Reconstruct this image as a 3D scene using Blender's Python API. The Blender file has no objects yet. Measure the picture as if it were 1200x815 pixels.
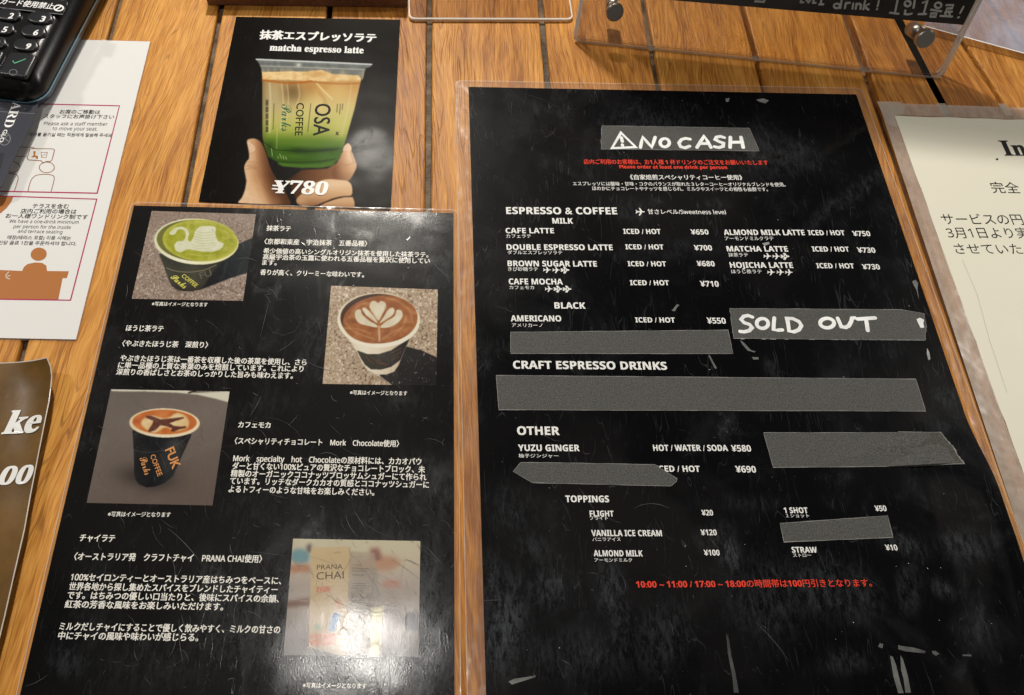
import bpy, bmesh, math, random
from mathutils import Vector, Matrix
import numpy as np
random.seed(7)
R = math.radians
SC = bpy.context.scene
COL = SC.collection

# ------------------------------------------------------------------ camera
CAMH, FPX, PPX, PPY = 0.415, 874.5, 507.4, 418.3
ROT = Matrix.Rotation(R(26.368), 3, 'X') @ Matrix.Rotation(R(3.310), 3, 'Z')
cd = bpy.data.cameras.new('camera')
cam = bpy.data.objects.new('camera', cd)
COL.objects.link(cam)
cam.matrix_world = Matrix.Translation((0, 0, CAMH)) @ ROT.to_4x4()
cd.sensor_fit = 'HORIZONTAL'
cd.sensor_width = 36.0
cd.lens = FPX / 1200 * 36.0
cd.shift_x = (600 - PPX) / 1200
cd.shift_y = (PPY - 407.5) / 1200
cd.clip_start = 0.01
cd.clip_end = 60
SC.camera = cam

# ------------------------------------------------------------------ world, lamps, exposure
w = bpy.data.worlds.new('World')
SC.world = w
w.use_nodes = True
nt = w.node_tree
bg = nt.nodes['Background']
tc = nt.nodes.new('ShaderNodeTexCoord')
nz = nt.nodes.new('ShaderNodeTexNoise'); nz.inputs['Scale'].default_value = 3.4; nz.inputs['Detail'].default_value = 3
cr = nt.nodes.new('ShaderNodeValToRGB')
cr.color_ramp.elements[0].position = .47; cr.color_ramp.elements[0].color = (.03, .028, .028, 1)
cr.color_ramp.elements[1].position = .60; cr.color_ramp.elements[1].color = (.95, .84, .74, 1)
nt.links.new(tc.outputs['Generated'], nz.inputs['Vector'])
nt.links.new(nz.outputs['Fac'], cr.inputs['Fac'])
nt.links.new(cr.outputs['Color'], bg.inputs['Color'])
bg.inputs['Strength'].default_value = 0.22

def lamp(name, loc, target, power, radius, color):
    d = bpy.data.lights.new(name, 'AREA')
    d.shape = 'DISK'; d.size = radius * 2; d.energy = power; d.color = color
    o = bpy.data.objects.new(name, d)
    COL.objects.link(o)
    o.location = loc
    o.rotation_euler = (Vector(target) - Vector(loc)).to_track_quat('-Z', 'Y').to_euler()
    return o
lamp('ceiling_lamp', (-.112, .140, 1.15), (-.02, .1, 0), 2.1, .045, (1, .96, .90))
lamp('ceiling_lamp', (-.21, 1.42, 1.20), (.10, .45, 0), 25.0, .05, (1, .94, .85))
lamp('ceiling_lamp', (-1.75, .95, 1.55), (-.1, .3, 0), 13.0, .09, (1, .96, .90))
lamp('ceiling_lamp', (2.6, 1.5, 1.75), (.2, .4, 0), 21.0, .25, (1, .95, .88))
SC.view_settings.view_transform = 'Standard'
SC.view_settings.look = 'None'
SC.view_settings.exposure = 0.0
SC.view_settings.gamma = 1
try:
    SC.cycles.transparent_max_bounces = 24
    SC.cycles.max_bounces = 8
except Exception:
    pass

# ------------------------------------------------------------------ geometry helpers
def ray(x, y):
    return ROT @ Vector(((x - PPX) / FPX, -(y - PPY) / FPX, -1.0))
def P(x, y, z=0.0):
    """photograph pixel -> point on the horizontal plane at height z"""
    d = ray(x, y)
    t = (z - CAMH) / d.z
    return Vector((d.x * t, d.y * t, z))
def on_plane(x, y, o, n):
    d = ray(x, y); c = Vector((0, 0, CAMH))
    return c + d * ((o - c).dot(n) / d.dot(n))

def root(name, loc, label=None, cat=None, group=None, kind=None):
    o = bpy.data.objects.new(name, None)
    o.empty_display_size = .02
    COL.objects.link(o); o.location = loc
    tag(o, label, cat, group, kind)
    return o
def tag(o, label=None, cat=None, group=None, kind=None):
    if label: o['label'] = label
    if cat: o['category'] = cat
    if group: o['group'] = group
    if kind: o['kind'] = kind
    return o
def base_of(parent):
    v = Vector((0, 0, 0))
    while parent is not None:
        v += parent.location; parent = parent.parent
    return v
def mesh_obj(name, verts, faces, mat, parent=None, smooth=False, mats=None, midx=None):
    """verts in world coordinates; the object sits at its thing's base"""
    b = base_of(parent)
    me = bpy.data.meshes.new(name)
    me.from_pydata([tuple(Vector(v) - b) for v in verts], [], faces)
    for m in (mats or [mat]): me.materials.append(m)
    if midx:
        for p, i in zip(me.polygons, midx): p.material_index = i
    if smooth:
        for p in me.polygons: p.use_smooth = True
    me.update()
    o = bpy.data.objects.new(name, me)
    COL.objects.link(o)
    o.parent = parent
    return o
class Geo:
    def __init__(s): s.v = []; s.f = []
    def poly(s, pts):
        """flat simple polygon, tessellated, facing up"""
        n = len(s.v)
        pts = [Vector(p) for p in pts]
        a = sum(p.x*q.y - q.x*p.y for p, q in zip(pts, pts[1:] + pts[:1]))
        if a < 0: pts = pts[::-1]
        s.v += pts; s.f.append(tuple(range(n, n + len(pts))))
        return s
    def quad(s, a, b, c, d):
        n = len(s.v); s.v += [Vector(q) for q in (a, b, c, d)]; s.f.append((n, n+1, n+2, n+3)); return s
    def loft(s, rings, cap0=True, cap1=True):
        n = len(s.v); k = len(rings[0])
        for r_ in rings: s.v += [Vector(q) for q in r_]
        for i in range(len(rings) - 1):
            for j in range(k):
                a = n + i*k + j; b = n + i*k + (j+1) % k
                s.f.append((a, b, b + k, a + k))
        if cap0: s.f.append(tuple(n + j for j in range(k))[::-1])
        if cap1: s.f.append(tuple(n + (len(rings)-1)*k + j for j in range(k)))
        return s
    def slab(s, outline, thick, n=None):
        """outline (CCW seen from +n) extruded down by thick along n"""
        n = n or Vector((0, 0, 1))
        return s.loft([[Vector(q) - n*thick for q in outline], [Vector(q) for q in outline]])
    def obj(s, name, mat, parent=None, smooth=False):
        return mesh_obj(name, s.v, s.f, mat, parent, smooth)

def ribbon_pts(pts, wid, up=Vector((0, 0, 1)), closed=False, taper=False):
    """strip of width wid round a polyline -> list of quads and round caps"""
    out = []
    pts = [Vector(p) for p in pts]
    if closed: pts = pts + [pts[0]]
    L = []
    for i, p in enumerate(pts):
        a = pts[max(i-1, 0)]; b = pts[min(i+1, len(pts)-1)]
        if closed and i in (0, len(pts)-1): a, b = pts[-2], pts[1]
        d = (b - a)
        if d.length < 1e-9: d = Vector((1, 0, 0))
        d.normalize(); nrm = up.cross(d)
        k = 1.0
        if 0 < i < len(pts)-1 or closed:
            d1 = (p - a).normalized() if (p-a).length > 1e-9 else d
            k = min(1.5, 1 / max(.6, abs(d1.dot(d))))
        if taper: k *= math.sin(math.pi * (i + .35) / (len(pts) - .3))
        L.append((p + nrm * wid/2 * k, p - nrm * wid/2 * k))
    return L
def ribbon(g, pts, wid, up=Vector((0, 0, 1)), closed=False, caps=True, taper=False):
    L = ribbon_pts(pts, wid, up, closed, taper)
    n = len(g.v)
    if caps and not closed and not taper:
        loop = [l[1] for l in L]
        d = (Vector(pts[-1]) - Vector(pts[-2])).normalized(); nr = up.cross(d)
        for a in range(1, 6):
            t = math.pi * a / 6
            loop.append(Vector(pts[-1]) + (-nr*math.cos(t) + d*math.sin(t)) * wid/2)
        loop += [l[0] for l in L[::-1]]
        d = (Vector(pts[1]) - Vector(pts[0])).normalized(); nr = up.cross(d)
        for a in range(1, 6):
            t = math.pi * a / 6
            loop.append(Vector(pts[0]) + (nr*math.cos(t) - d*math.sin(t)) * wid/2)
        k = len(loop); g.v += loop
        m = len(L)
        for i in range(m - 1):          # body quads use the loop's own vertices
            g.f.append((n+i, n+i+1, n + m + 5 + (m-1-i-1), n + m + 5 + (m-1-i)))
        g.f.append(tuple([n+m-1] + list(range(n+m, n+m+5)) + [n+m+5]))
        g.f.append(tuple([n+m+5+m-1] + list(range(n+2*m+5, n+2*m+10)) + [n]))
        return
    for a, b in L: g.v += [a, b]
    for i in range(len(L) - 1):
        g.f.append((n+2*i+1, n+2*i+3, n+2*i+2, n+2*i))
def smooth_line(pts, sub=5, closed=False):
    """Catmull-Rom through 2D/3D points"""
    pts = [Vector(p) if len(p) == 3 else Vector((p[0], p[1], 0)) for p in pts]
    out = []; n = len(pts)
    rng = range(n if closed else n - 1)
    for i in rng:
        g = (lambda k: pts[k % n]) if closed else (lambda k: pts[min(max(k, 0), n-1)])
        p0, p1, p2, p3 = g(i-1), g(i), g(i+1), g(i+2)
        for s in range(sub):
            t = s / sub
            out.append(.5*((2*p1) + (p2-p0)*t + (2*p0-5*p1+4*p2-p3)*t*t + (3*p1-p0-3*p2+p3)*t**3))
    if not closed: out.append(pts[-1])
    return [(p.x, p.y, p.z) for p in out]
def ell(cx, cy, rx, ry, rot=0, n=40, a0=0, a1=360):
    c, s = math.cos(R(rot)), math.sin(R(rot)); out = []
    full = abs(a1 - a0) >= 360
    for i in range(n if full else n + 1):
        t = R(a0 + (a1-a0) * i / n)
        x, y = rx*math.cos(t), ry*math.sin(t)
        out.append((cx + x*c - y*s, cy + x*s + y*c))
    return out
def rrect(w_, h_, r_, n=5):
    out = []
    for cx, cy, a in ((w_-r_, h_-r_, 0), (r_, h_-r_, 90), (r_, r_, 180), (w_-r_, r_, 270)):
        for i in range(n + 1):
            t = R(a + 90*i/n)
            out.append((cx + r_*math.cos(t), cy + r_*math.sin(t)))
    return out

# ------------------------------------------------------------------ materials
def newmat(name):
    m = bpy.data.materials.new(name); m.use_nodes = True
    n = m.node_tree.nodes; return m, n, m.node_tree.links, n['Principled BSDF']
def ramp(n, stops):
    r_ = n.new('ShaderNodeValToRGB'); e = r_.color_ramp.elements
    while len(e) < len(stops): e.new(.5)
    for el, (p, c) in zip(e, stops):
        el.position = p; el.color = (*c, 1) if len(c) == 3 else c
    return r_
def mth(n, l, op, a, b=None, clamp=False):
    x = n.new('ShaderNodeMath'); x.operation = op; x.use_clamp = clamp
    for i, v in enumerate((a, b)):
        if v is None: continue
        if isinstance(v, (int, float)): x.inputs[i].default_value = v
        else: l.new(v, x.inputs[i])
    return x.outputs[0]
def noise(n, l, vec, scale, detail=2, rough=.5, dist=0.0):
    x = n.new('ShaderNodeTexNoise')
    x.inputs['Scale'].default_value = scale; x.inputs['Detail'].default_value = detail
    x.inputs['Roughness'].default_value = rough; x.inputs['Distortion'].default_value = dist
    l.new(vec, x.inputs['Vector']); return x.outputs['Fac']
def mapping(n, l, vec, scale=(1, 1, 1), rot=(0, 0, 0), loc=(0, 0, 0)):
    m = n.new('ShaderNodeMapping'); m.inputs['Scale'].default_value = scale
    m.inputs['Rotation'].default_value = rot; m.inputs['Location'].default_value = loc
    l.new(vec, m.inputs['Vector']); return m.outputs['Vector']
def smoothstep(n, l, v, a, b):
    x = n.new('ShaderNodeMapRange'); x.interpolation_type = 'SMOOTHSTEP'
    x.inputs['From Min'].default_value = a; x.inputs['From Max'].default_value = b
    l.new(v, x.inputs['Value']); return x.outputs['Result']

def wear_group():
    """scratches, smears and waviness shared by everything under one laminate"""
    g = bpy.data.node_groups.new('laminate_wear', 'ShaderNodeTree')
    for nm, d in (('Amount', 1.0), ('Wave', 1.0)):
        s = g.interface.new_socket(nm, in_out='INPUT', socket_type='NodeSocketFloat'); s.default_value = d
    g.interface.new_socket('Normal', in_out='OUTPUT', socket_type='NodeSocketVector')
    g.interface.new_socket('Fine', in_out='OUTPUT', socket_type='NodeSocketVector')
    g.interface.new_socket('Rough', in_out='OUTPUT', socket_type='NodeSocketFloat')
    g.interface.new_socket('Dirt', in_out='OUTPUT', socket_type='NodeSocketFloat')
    n, l = g.nodes, g.links
    gi = n.new('NodeGroupInput'); go = n.new('NodeGroupOutput')
    t = n.new('ShaderNodeTexCoord').outputs['Object']
    # broad smears
    sm = smoothstep(n, l, noise(n, l, t, 17, 6, .66, .6), .50, .74)
    sm2 = smoothstep(n, l, noise(n, l, mapping(n, l, t, (1, .45, 1), (0, 0, .6)), 55, 5, .7, .8), .52, .74)
    # hairline scratches: level lines of stretched noise, broken up by masks
    def hair(rot, sc, off, wdt, mlo):
        v = mapping(n, l, t, (1, .16, 1), (0, 0, rot), (off, off*.7, 0))
        f = noise(n, l, v, sc, 1.5, .5, .4)
        a = mth(n, l, 'ABSOLUTE', mth(n, l, 'SUBTRACT', f, .5))
        line = mth(n, l, 'SUBTRACT', 1, smoothstep(n, l, a, wdt*.4, wdt))
        msk = smoothstep(n, l, noise(n, l, mapping(n, l, t, loc=(off*3, off, 0)), 38, 2), mlo, mlo + .1)
        return mth(n, l, 'MULTIPLY', line, msk)
    h = hair(.5, 130, .3, .006, .54)
    for q in ((-.7, 110, 1.3, .006, .55), (1.3, 150, 2.1, .007, .56), (2.2, 90, 4.1, .005, .55)):
        h = mth(n, l, 'MAXIMUM', h, hair(*q))
    specks = smoothstep(n, l, noise(n, l, t, 900, 1), .73, .80)
    # dirt factor
    d = mth(n, l, 'ADD', mth(n, l, 'MULTIPLY', sm, .016), mth(n, l, 'MULTIPLY', mth(n, l, 'MULTIPLY', sm, sm2), .09))
    d = mth(n, l, 'ADD', d, mth(n, l, 'MULTIPLY', h, .05))
    d = mth(n, l, 'ADD', d, mth(n, l, 'MULTIPLY', specks, .07))
    d = mth(n, l, 'MULTIPLY', d, gi.outputs['Amount'], True)
    l.new(d, go.inputs['Dirt'])
    rg = mth(n, l, 'ADD', .16, mth(n, l, 'MULTIPLY', sm, .16))
    rg = mth(n, l, 'ADD', rg, mth(n, l, 'MULTIPLY', sm2, .14))
    l.new(rg, go.inputs['Rough'])
    b1 = n.new('ShaderNodeBump'); b1.inputs['Distance'].default_value = .0022
    l.new(noise(n, l, t, 16, 2), b1.inputs['Height'])
    l.new(mth(n, l, 'MULTIPLY', gi.outputs['Wave'], .45), b1.inputs['Strength'])
    l.new(b1.outputs['Normal'], go.inputs['Normal'])
    fine = mth(n, l, 'ADD', noise(n, l, mapping(n, l, t, (1, .4, 1), (0, 0, .4)), 2200, 2),
               noise(n, l, mapping(n, l, t, (1, .4, 1), (0, 0, 2.0)), 1900, 2))
    fine = mth(n, l, 'ADD', fine, mth(n, l, 'MULTIPLY', h, 1.5))
    b2 = n.new('ShaderNodeBump'); b2.inputs['Distance'].default_value = .00025
    l.new(fine, b2.inputs['Height'])
    l.new(mth(n, l, 'MULTIPLY', gi.outputs['Amount'], .22), b2.inputs['Strength'])
    l.new(b1.outputs['Normal'], b2.inputs['Normal'])
    l.new(b2.outputs['Normal'], go.inputs['Fine'])
    return g
WEAR = wear_group()

def lam(name, color, amount=1.0, wave=1.0, colfn=None, coat=1.0, dirt_sheen_col=(.36, .40, .45), spec=.06, crough=.45, finecoat=False):
    """print under a worn laminate"""
    m, n, l, b = newmat(name)
    g = n.new('ShaderNodeGroup'); g.node_tree = WEAR
    g.inputs['Amount'].default_value = amount; g.inputs['Wave'].default_value = wave
    mx = n.new('ShaderNodeMix'); mx.data_type = 'RGBA'
    at_ = n.new('ShaderNodeAttribute'); at_.attribute_name = 'smear_sheen'
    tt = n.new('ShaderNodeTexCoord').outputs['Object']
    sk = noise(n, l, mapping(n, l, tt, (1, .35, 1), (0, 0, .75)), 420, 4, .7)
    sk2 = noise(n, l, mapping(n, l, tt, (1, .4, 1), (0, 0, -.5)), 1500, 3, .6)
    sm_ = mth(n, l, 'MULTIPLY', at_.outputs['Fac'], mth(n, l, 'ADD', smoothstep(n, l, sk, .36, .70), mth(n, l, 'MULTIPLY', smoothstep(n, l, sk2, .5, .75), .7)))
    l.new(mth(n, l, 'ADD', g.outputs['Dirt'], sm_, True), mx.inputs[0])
    if colfn: l.new(colfn(n, l), mx.inputs[6])
    else: mx.inputs[6].default_value = (*color, 1)
    mx.inputs[7].default_value = (*dirt_sheen_col, 1)  # one colour for dirt and for the painted reflection haze
    l.new(mx.outputs[2], b.inputs['Base Color'])
    l.new(mth(n, l, 'ADD', g.outputs['Rough'], .14), b.inputs['Roughness'])
    b.inputs['Specular IOR Level'].default_value = spec
    l.new(g.outputs['Fine'], b.inputs['Normal'])
    b.inputs['Coat Weight'].default_value = coat
    l.new(mth(n, l, 'MULTIPLY', g.outputs['Rough'], crough), b.inputs['Coat Roughness'])
    l.new(g.outputs['Fine' if finecoat else 'Normal'], b.inputs['Coat Normal'])
    return m
def flat(name, color, rough=.5, metal=0, spec=.5, bump=None, var=0):
    m, n, l, b = newmat(name)
    b.inputs['Base Color'].default_value = (*color, 1)
    b.inputs['Roughness'].default_value = rough; b.inputs['Metallic'].default_value = metal
    b.inputs['Specular IOR Level'].default_value = spec
    t = n.new('ShaderNodeTexCoord').outputs['Object']
    if var:
        f = noise(n, l, t, 60, 4, .6)
        r_ = ramp(n, [(.3, tuple(c*(1-var) for c in color)), (.7, tuple(min(1, c*(1+var)) for c in color))])
        l.new(f, r_.inputs['Fac']); l.new(r_.outputs['Color'], b.inputs['Base Color'])
    if bump:
        bp = n.new('ShaderNodeBump'); bp.inputs['Distance'].default_value = bump[1]; bp.inputs['Strength'].default_value = .6
        l.new(noise(n, l, t, bump[0], 3), bp.inputs['Height']); l.new(bp.outputs['Normal'], b.inputs['Normal'])
    return m
def sheer(name, tint=(.97, .96, .94), veil=.08, veilcol=(.7, .66, .6), rough=.08, gloss=(.0, 1.0), veil_noise=None, wave=.6):
    """thin clear plastic: transparent, with a fresnel gloss and a faint milky veil"""
    m, n, l, b = newmat(name)
    n.remove(b)
    out = n['Material Output']
    tr = n.new('ShaderNodeBsdfTransparent'); tr.inputs['Color'].default_value = (*tint, 1)
    df = n.new('ShaderNodeBsdfDiffuse'); df.inputs['Color'].default_value = (*veilcol, 1)
    gl = n.new('ShaderNodeBsdfGlossy'); gl.inputs['Roughness'].default_value = rough
    gl.inputs['Color'].default_value = (1, 1, 1, 1)
    t = n.new('ShaderNodeTexCoord').outputs['Object']
    bp = n.new('ShaderNodeBump'); bp.inputs['Distance'].default_value = .003; bp.inputs['Strength'].default_value = wave
    l.new(noise(n, l, t, 28, 3), bp.inputs['Height']); l.new(bp.outputs['Normal'], gl.inputs['Normal'])
    m1 = n.new('ShaderNodeMixShader'); m1.inputs[0].default_value = veil
    if veil_noise:
        f = smoothstep(n, l, noise(n, l, mapping(n, l, t, (1, .5, 1)), veil_noise[0], 5, .7), .3, .7)
        l.new(mth(n, l, 'ADD', veil - veil_noise[1]/2, mth(n, l, 'MULTIPLY', f, veil_noise[1])), m1.inputs[0])
    l.new(tr.outputs[0], m1.inputs[1]); l.new(df.outputs[0], m1.inputs[2])
    ge = n.new('ShaderNodeNewGeometry')                # Schlick, the same from both sides of the sheet
    dt = n.new('ShaderNodeVectorMath'); dt.operation = 'DOT_PRODUCT'
    l.new(ge.outputs['Incoming'], dt.inputs[0]); l.new(bp.outputs['Normal'], dt.inputs[1])
    k5 = mth(n, l, 'POWER', mth(n, l, 'SUBTRACT', 1, mth(n, l, 'ABSOLUTE', dt.outputs['Value']), True), 5)
    fr_ = mth(n, l, 'ADD', .038, mth(n, l, 'MULTIPLY', k5, .962))
    m2 = n.new('ShaderNodeMixShader')
    l.new(mth(n, l, 'ADD', gloss[0], mth(n, l, 'MULTIPLY', fr_, gloss[1]), True), m2.inputs[0])
    l.new(m1.outputs[0], m2.inputs[1]); l.new(gl.outputs[0], m2.inputs[2])
    l.new(m2.outputs[0], out.inputs['Surface'])
    return m

def wood_mat(name, light, mid, dark, rough=.38, scale=1.0):
    m, n, l, b = newmat(name)
    t = n.new('ShaderNodeTexCoord').outputs['Object']
    oi = n.new('ShaderNodeObjectInfo')
    off = n.new('ShaderNodeVectorMath'); off.operation = 'MULTIPLY_ADD'
    cx = n.new('ShaderNodeCombineXYZ')
    for i, k in enumerate((3.7, 9.1, 5.3)):
        l.new(mth(n, l, 'MULTIPLY', oi.outputs['Random'], k), cx.inputs[i])
    off.inputs[1].default_value = (1, 1, 1)
    l.new(t, off.inputs[0]); l.new(cx.outputs[0], off.inputs[2])
    v = off.outputs[0]
    # wandering grain, each board drifting its own way
    rt_ = n.new('ShaderNodeVectorRotate'); rt_.rotation_type = 'Z_AXIS'
    l.new(v, rt_.inputs['Vector'])
    l.new(mth(n, l, 'MULTIPLY', mth(n, l, 'SUBTRACT', oi.outputs['Random'], .62), .26), rt_.inputs['Angle'])
    v = rt_.outputs[0]
    wob = n.new('ShaderNodeVectorMath'); wob.operation = 'MULTIPLY_ADD'
    wn = n.new('ShaderNodeTexNoise'); wn.inputs['Scale'].default_value = 14*scale; wn.inputs['Detail'].default_value = 3
    l.new(mapping(n, l, v, (1, .5, 1)), wn.inputs['Vector'])
    l.new(wn.outputs['Color'], wob.inputs[0]); wob.inputs[1].default_value = (.022, .02, 0); l.new(v, wob.inputs[2])
    vw = wob.outputs[0]
    broad = noise(n, l, mapping(n, l, vw, (1, .07, 1)), 80*scale, 3, .5)
    grain = noise(n, l, mapping(n, l, vw, (1, .055, 1)), 420*scale, 3, .6)
    fine = noise(n, l, mapping(n, l, vw, (1, .05, 1)), 1300*scale, 2, .5)
    patch = noise(n, l, mapping(n, l, v, (1, .4, 1)), 18*scale, 3, .6)
    s = mth(n, l, 'ADD', mth(n, l, 'MULTIPLY', broad, .28), mth(n, l, 'MULTIPLY', grain, .34))
    s = mth(n, l, 'ADD', s, mth(n, l, 'MULTIPLY', fine, .30))
    s = mth(n, l, 'ADD', s, mth(n, l, 'MULTIPLY', patch, .16))
    s = mth(n, l, 'ADD', s, mth(n, l, 'MULTIPLY', mth(n, l, 'SUBTRACT', oi.outputs['Random'], .5), .10))
    r_ = ramp(n, [(.42, dark), (.53, mid), (.65, light)])
    l.new(s, r_.inputs['Fac'])
    # dark growth lines: level lines of the stretched grain
    lv = mth(n, l, 'MULTIPLY', noise(n, l, mapping(n, l, vw, (1, .06, 1)), 46*scale, 1.5, .45), 26)
    fr = mth(n, l, 'ABSOLUTE', mth(n, l, 'SUBTRACT', mth(n, l, 'FRACT', lv), .5))
    pm = mth(n, l, 'MULTIPLY', mth(n, l, 'SUBTRACT', 1, smoothstep(n, l, fr, .02, .13)),
             smoothstep(n, l, noise(n, l, mapping(n, l, vw, (1, .16, 1)), 90*scale, 2), .42, .62))
    mx = n.new('ShaderNodeMix'); mx.data_type = 'RGBA'; mx.blend_type = 'MIX'
    l.new(mth(n, l, 'MULTIPLY', pm, .46), mx.inputs[0]); l.new(r_.outputs['Color'], mx.inputs[6])
    mx.inputs[7].default_value = (*[c*.55 for c in dark], 1)
    # a few knots / stains
    l.new(mx.outputs[2], b.inputs['Base Color'])
    l.new(mth(n, l, 'ADD', rough, mth(n, l, 'MULTIPLY', grain, .14)), b.inputs['Roughness'])
    b.inputs['Specular IOR Level'].default_value = .2
    bp = n.new('ShaderNodeBump'); bp.inputs['Distance'].default_value = .0006; bp.inputs['Strength'].default_value = .45
    l.new(mth(n, l, 'SUBTRACT', grain, mth(n, l, 'MULTIPLY', pm, .8)), bp.inputs['Height'])
    l.new(bp.outputs['Normal'], b.inputs['Normal'])
    return m

M = {}
M['wood'] = wood_mat('oiled_oak', (.66, .32, .069), (.475, .198, .035), (.27, .094, .015))
M['wood_dark'] = wood_mat('walnut', (.30, .145, .075), (.21, .095, .05), (.13, .055, .03))
M['gap'] = flat('gap_dark', (.07, .042, .022), .9)
M['grout'] = flat('gap_grit', (.15, .11, .075), .95, bump=(700, .002), var=.75)
M['black'] = lam('black_print', (.0028, .0028, .0033), .8, coat=.7, spec=.04)
M['black_left'] = lam('black_print_scuffed', (.0028, .0028, .0030), .42, spec=.06, coat=.75, crough=.74, finecoat=True)
M['black_poster'] = lam('black_print_poster', (.007, .0065, .006), .35, 1.0, coat=.010, crough=.75, spec=.01)
M['white_ink'] = lam('white_ink', (.80, .80, .78), .5)
M['cream_ink'] = lam('cream_ink', (.80, .78, .72), .5, spec=.10, coat=.75, crough=.74, finecoat=True)
M['red_ink'] = lam('red_ink', (.75, .06, .035), .4)
M['film'] = sheer('laminate_film', (.96, .94, .92), .09, (.62, .54, .47), .18, (.005, 1.0), (90, .08))
M['film_clear'] = sheer('clear_film', (.97, .95, .92), .07, (.62, .52, .44), .08)
M['film_rim_highlight'] = sheer('film_rim_highlight', (.9, .88, .85), .45, (.75, .68, .60), .12, (.05, 1.2))  # whitish veil holds the highlight along the film's outline
M['film_edge'] = flat('film_edge', (.55, .50, .44), .25)
M['paper'] = lam('white_paper', (.71, .71, .695), .10, .3, coat=.15)
M['cream_paper'] = lam('cream_paper', (.74, .72, .60), .10, .5, coat=.06)
def mix_noise(c0, c1, sc, lo=.35, hi=.65, det=3, voronoi=False):
    def fn(n, l):
        t = n.new('ShaderNodeTexCoord').outputs['Object']
        if voronoi:
            v = n.new('ShaderNodeTexVoronoi'); v.inputs['Scale'].default_value = sc; l.new(t, v.inputs['Vector'])
            s = n.new('ShaderNodeSeparateColor'); l.new(v.outputs['Color'], s.inputs[0])
            f = mth(n, l, 'SUBTRACT', mth(n, l, 'ADD', mth(n, l, 'MULTIPLY', s.outputs[0], .55), noise(n, l, t, sc*.8, 3)), mth(n, l, 'MULTIPLY', v.outputs['Distance'], .35))
        else:
            f = noise(n, l, t, sc, det, .6)
        r_ = ramp(n, [(lo, c0), (hi, c1)])
        l.new(f, r_.inputs['Fac']); return r_.outputs['Color']
    return fn
def grad(stops, axis=1, lo=0.0, hi=1.0, nz_=0.0, sc=80):
    """printed colour gradient along a page direction"""
    def fn(n, l):
        t = n.new('ShaderNodeTexCoord').outputs['Object']
        s = n.new('ShaderNodeSeparateXYZ'); l.new(t, s.inputs[0])
        f = n.new('ShaderNodeMapRange'); f.inputs['From Min'].default_value = lo; f.inputs['From Max'].default_value = hi
        l.new(s.outputs[axis], f.inputs['Value'])
        v = f.outputs['Result']
        if nz_: v = mth(n, l, 'ADD', v, mth(n, l, 'MULTIPLY', mth(n, l, 'SUBTRACT', noise(n, l, t, sc, 3), .5), nz_))
        r_ = ramp(n, stops); l.new(v, r_.inputs['Fac']); return r_.outputs['Color']
    return fn
M['gravel'] = lam('printed_gravel', (0, 0, 0), .25, colfn=mix_noise((.20, .155, .125), (.62, .52, .44), 560, .30, .95, voronoi=True))
M['gravel_warm'] = lam('printed_gravel_warm', (0, 0, 0), .25, colfn=mix_noise((.22, .165, .115), (.72, .60, .47), 420, .30, .95, voronoi=True))
M['grey_print'] = lam('printed_table', (0, 0, 0), .4, colfn=mix_noise((.15, .125, .11), (.19, .16, .14), 900, .3, .7))
M['cup_cream'] = lam('printed_cream_paper', (.78, .75, .62), .2)
M['cup_shadowed'] = lam('printed_olive', (.16, .16, .05), .2)
M['matcha'] = lam('printed_matcha', (0, 0, 0), .2, colfn=mix_noise((.36, .38, .02), (.52, .52, .06), 160, .35, .7))
M['foam'] = lam('printed_foam', (.76, .77, .62), .2)
M['foam_grey'] = lam('printed_foam_fold', (.50, .53, .33), .2)
M['cup_dark'] = lam('printed_dark_cup', (.045, .045, .038), .3)
M['cup_black'] = lam('printed_black_cup', (.012, .013, .016), .4)
M['cup_band'] = lam('printed_cup_band', (.10, .10, .09), .3)
M['shadow_print'] = lam('printed_shade', (.008, .011, .013), .5)
M['yellow_ink'] = lam('yellow_ink', (.55, .52, .10), .2)
M['coffee'] = lam('printed_coffee', (0, 0, 0), .2, colfn=mix_noise((.27, .105, .035), (.50, .24, .09), 210, .38, .7))
M['coffee_dark'] = lam('printed_crema', (.09, .035, .015), .2)
M['foam_warm'] = lam('printed_milk', (.74, .72, .60), .2)
M['orange_ink'] = lam('orange_ink', (.62, .27, .09), .2)
M['mocha'] = lam('printed_mocha', (.62, .25, .075), .2)
M['mocha_brown'] = lam('printed_cocoa', (.16, .055, .035), .2)
M['table_white'] = lam('printed_pale_edge', (.60, .58, .50), .3)
M['tape'] = lam('black_masking_tape', (0, 0, 0), .12, .2, coat=.04, dirt_sheen_col=(.3, .3, .3), colfn=mix_noise((.042, .043, .041), (.138, .138, .130), 1500, .33, .70))
M['tape_dark'] = lam('black_masking_tape_double', (0, 0, 0), .12, .2, coat=.04, dirt_sheen_col=(.3, .3, .3), colfn=mix_noise((.036, .036, .033), (.115, .11, .10), 1500, .33, .70))
M['tape_edge'] = flat('tape_edge', (.19, .19, .18), .6, var=.7)
M['paint'] = flat('white_paint_pen', (.80, .815, .81), .45, var=.14)
M['residue'] = flat('dried_residue', (.105, .108, .105), .6, var=.7)
M['residue_glint'] = flat('pale_residue_glint', (.26, .26, .26), .3, var=.5)  # pale grey for glue residue and for painted glints
M['crease'] = flat('film_crease', (.060, .060, .060), .35, var=.6)
M['scuff'] = flat('white_scuff', (.075, .076, .078), .5, var=.6)

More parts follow.
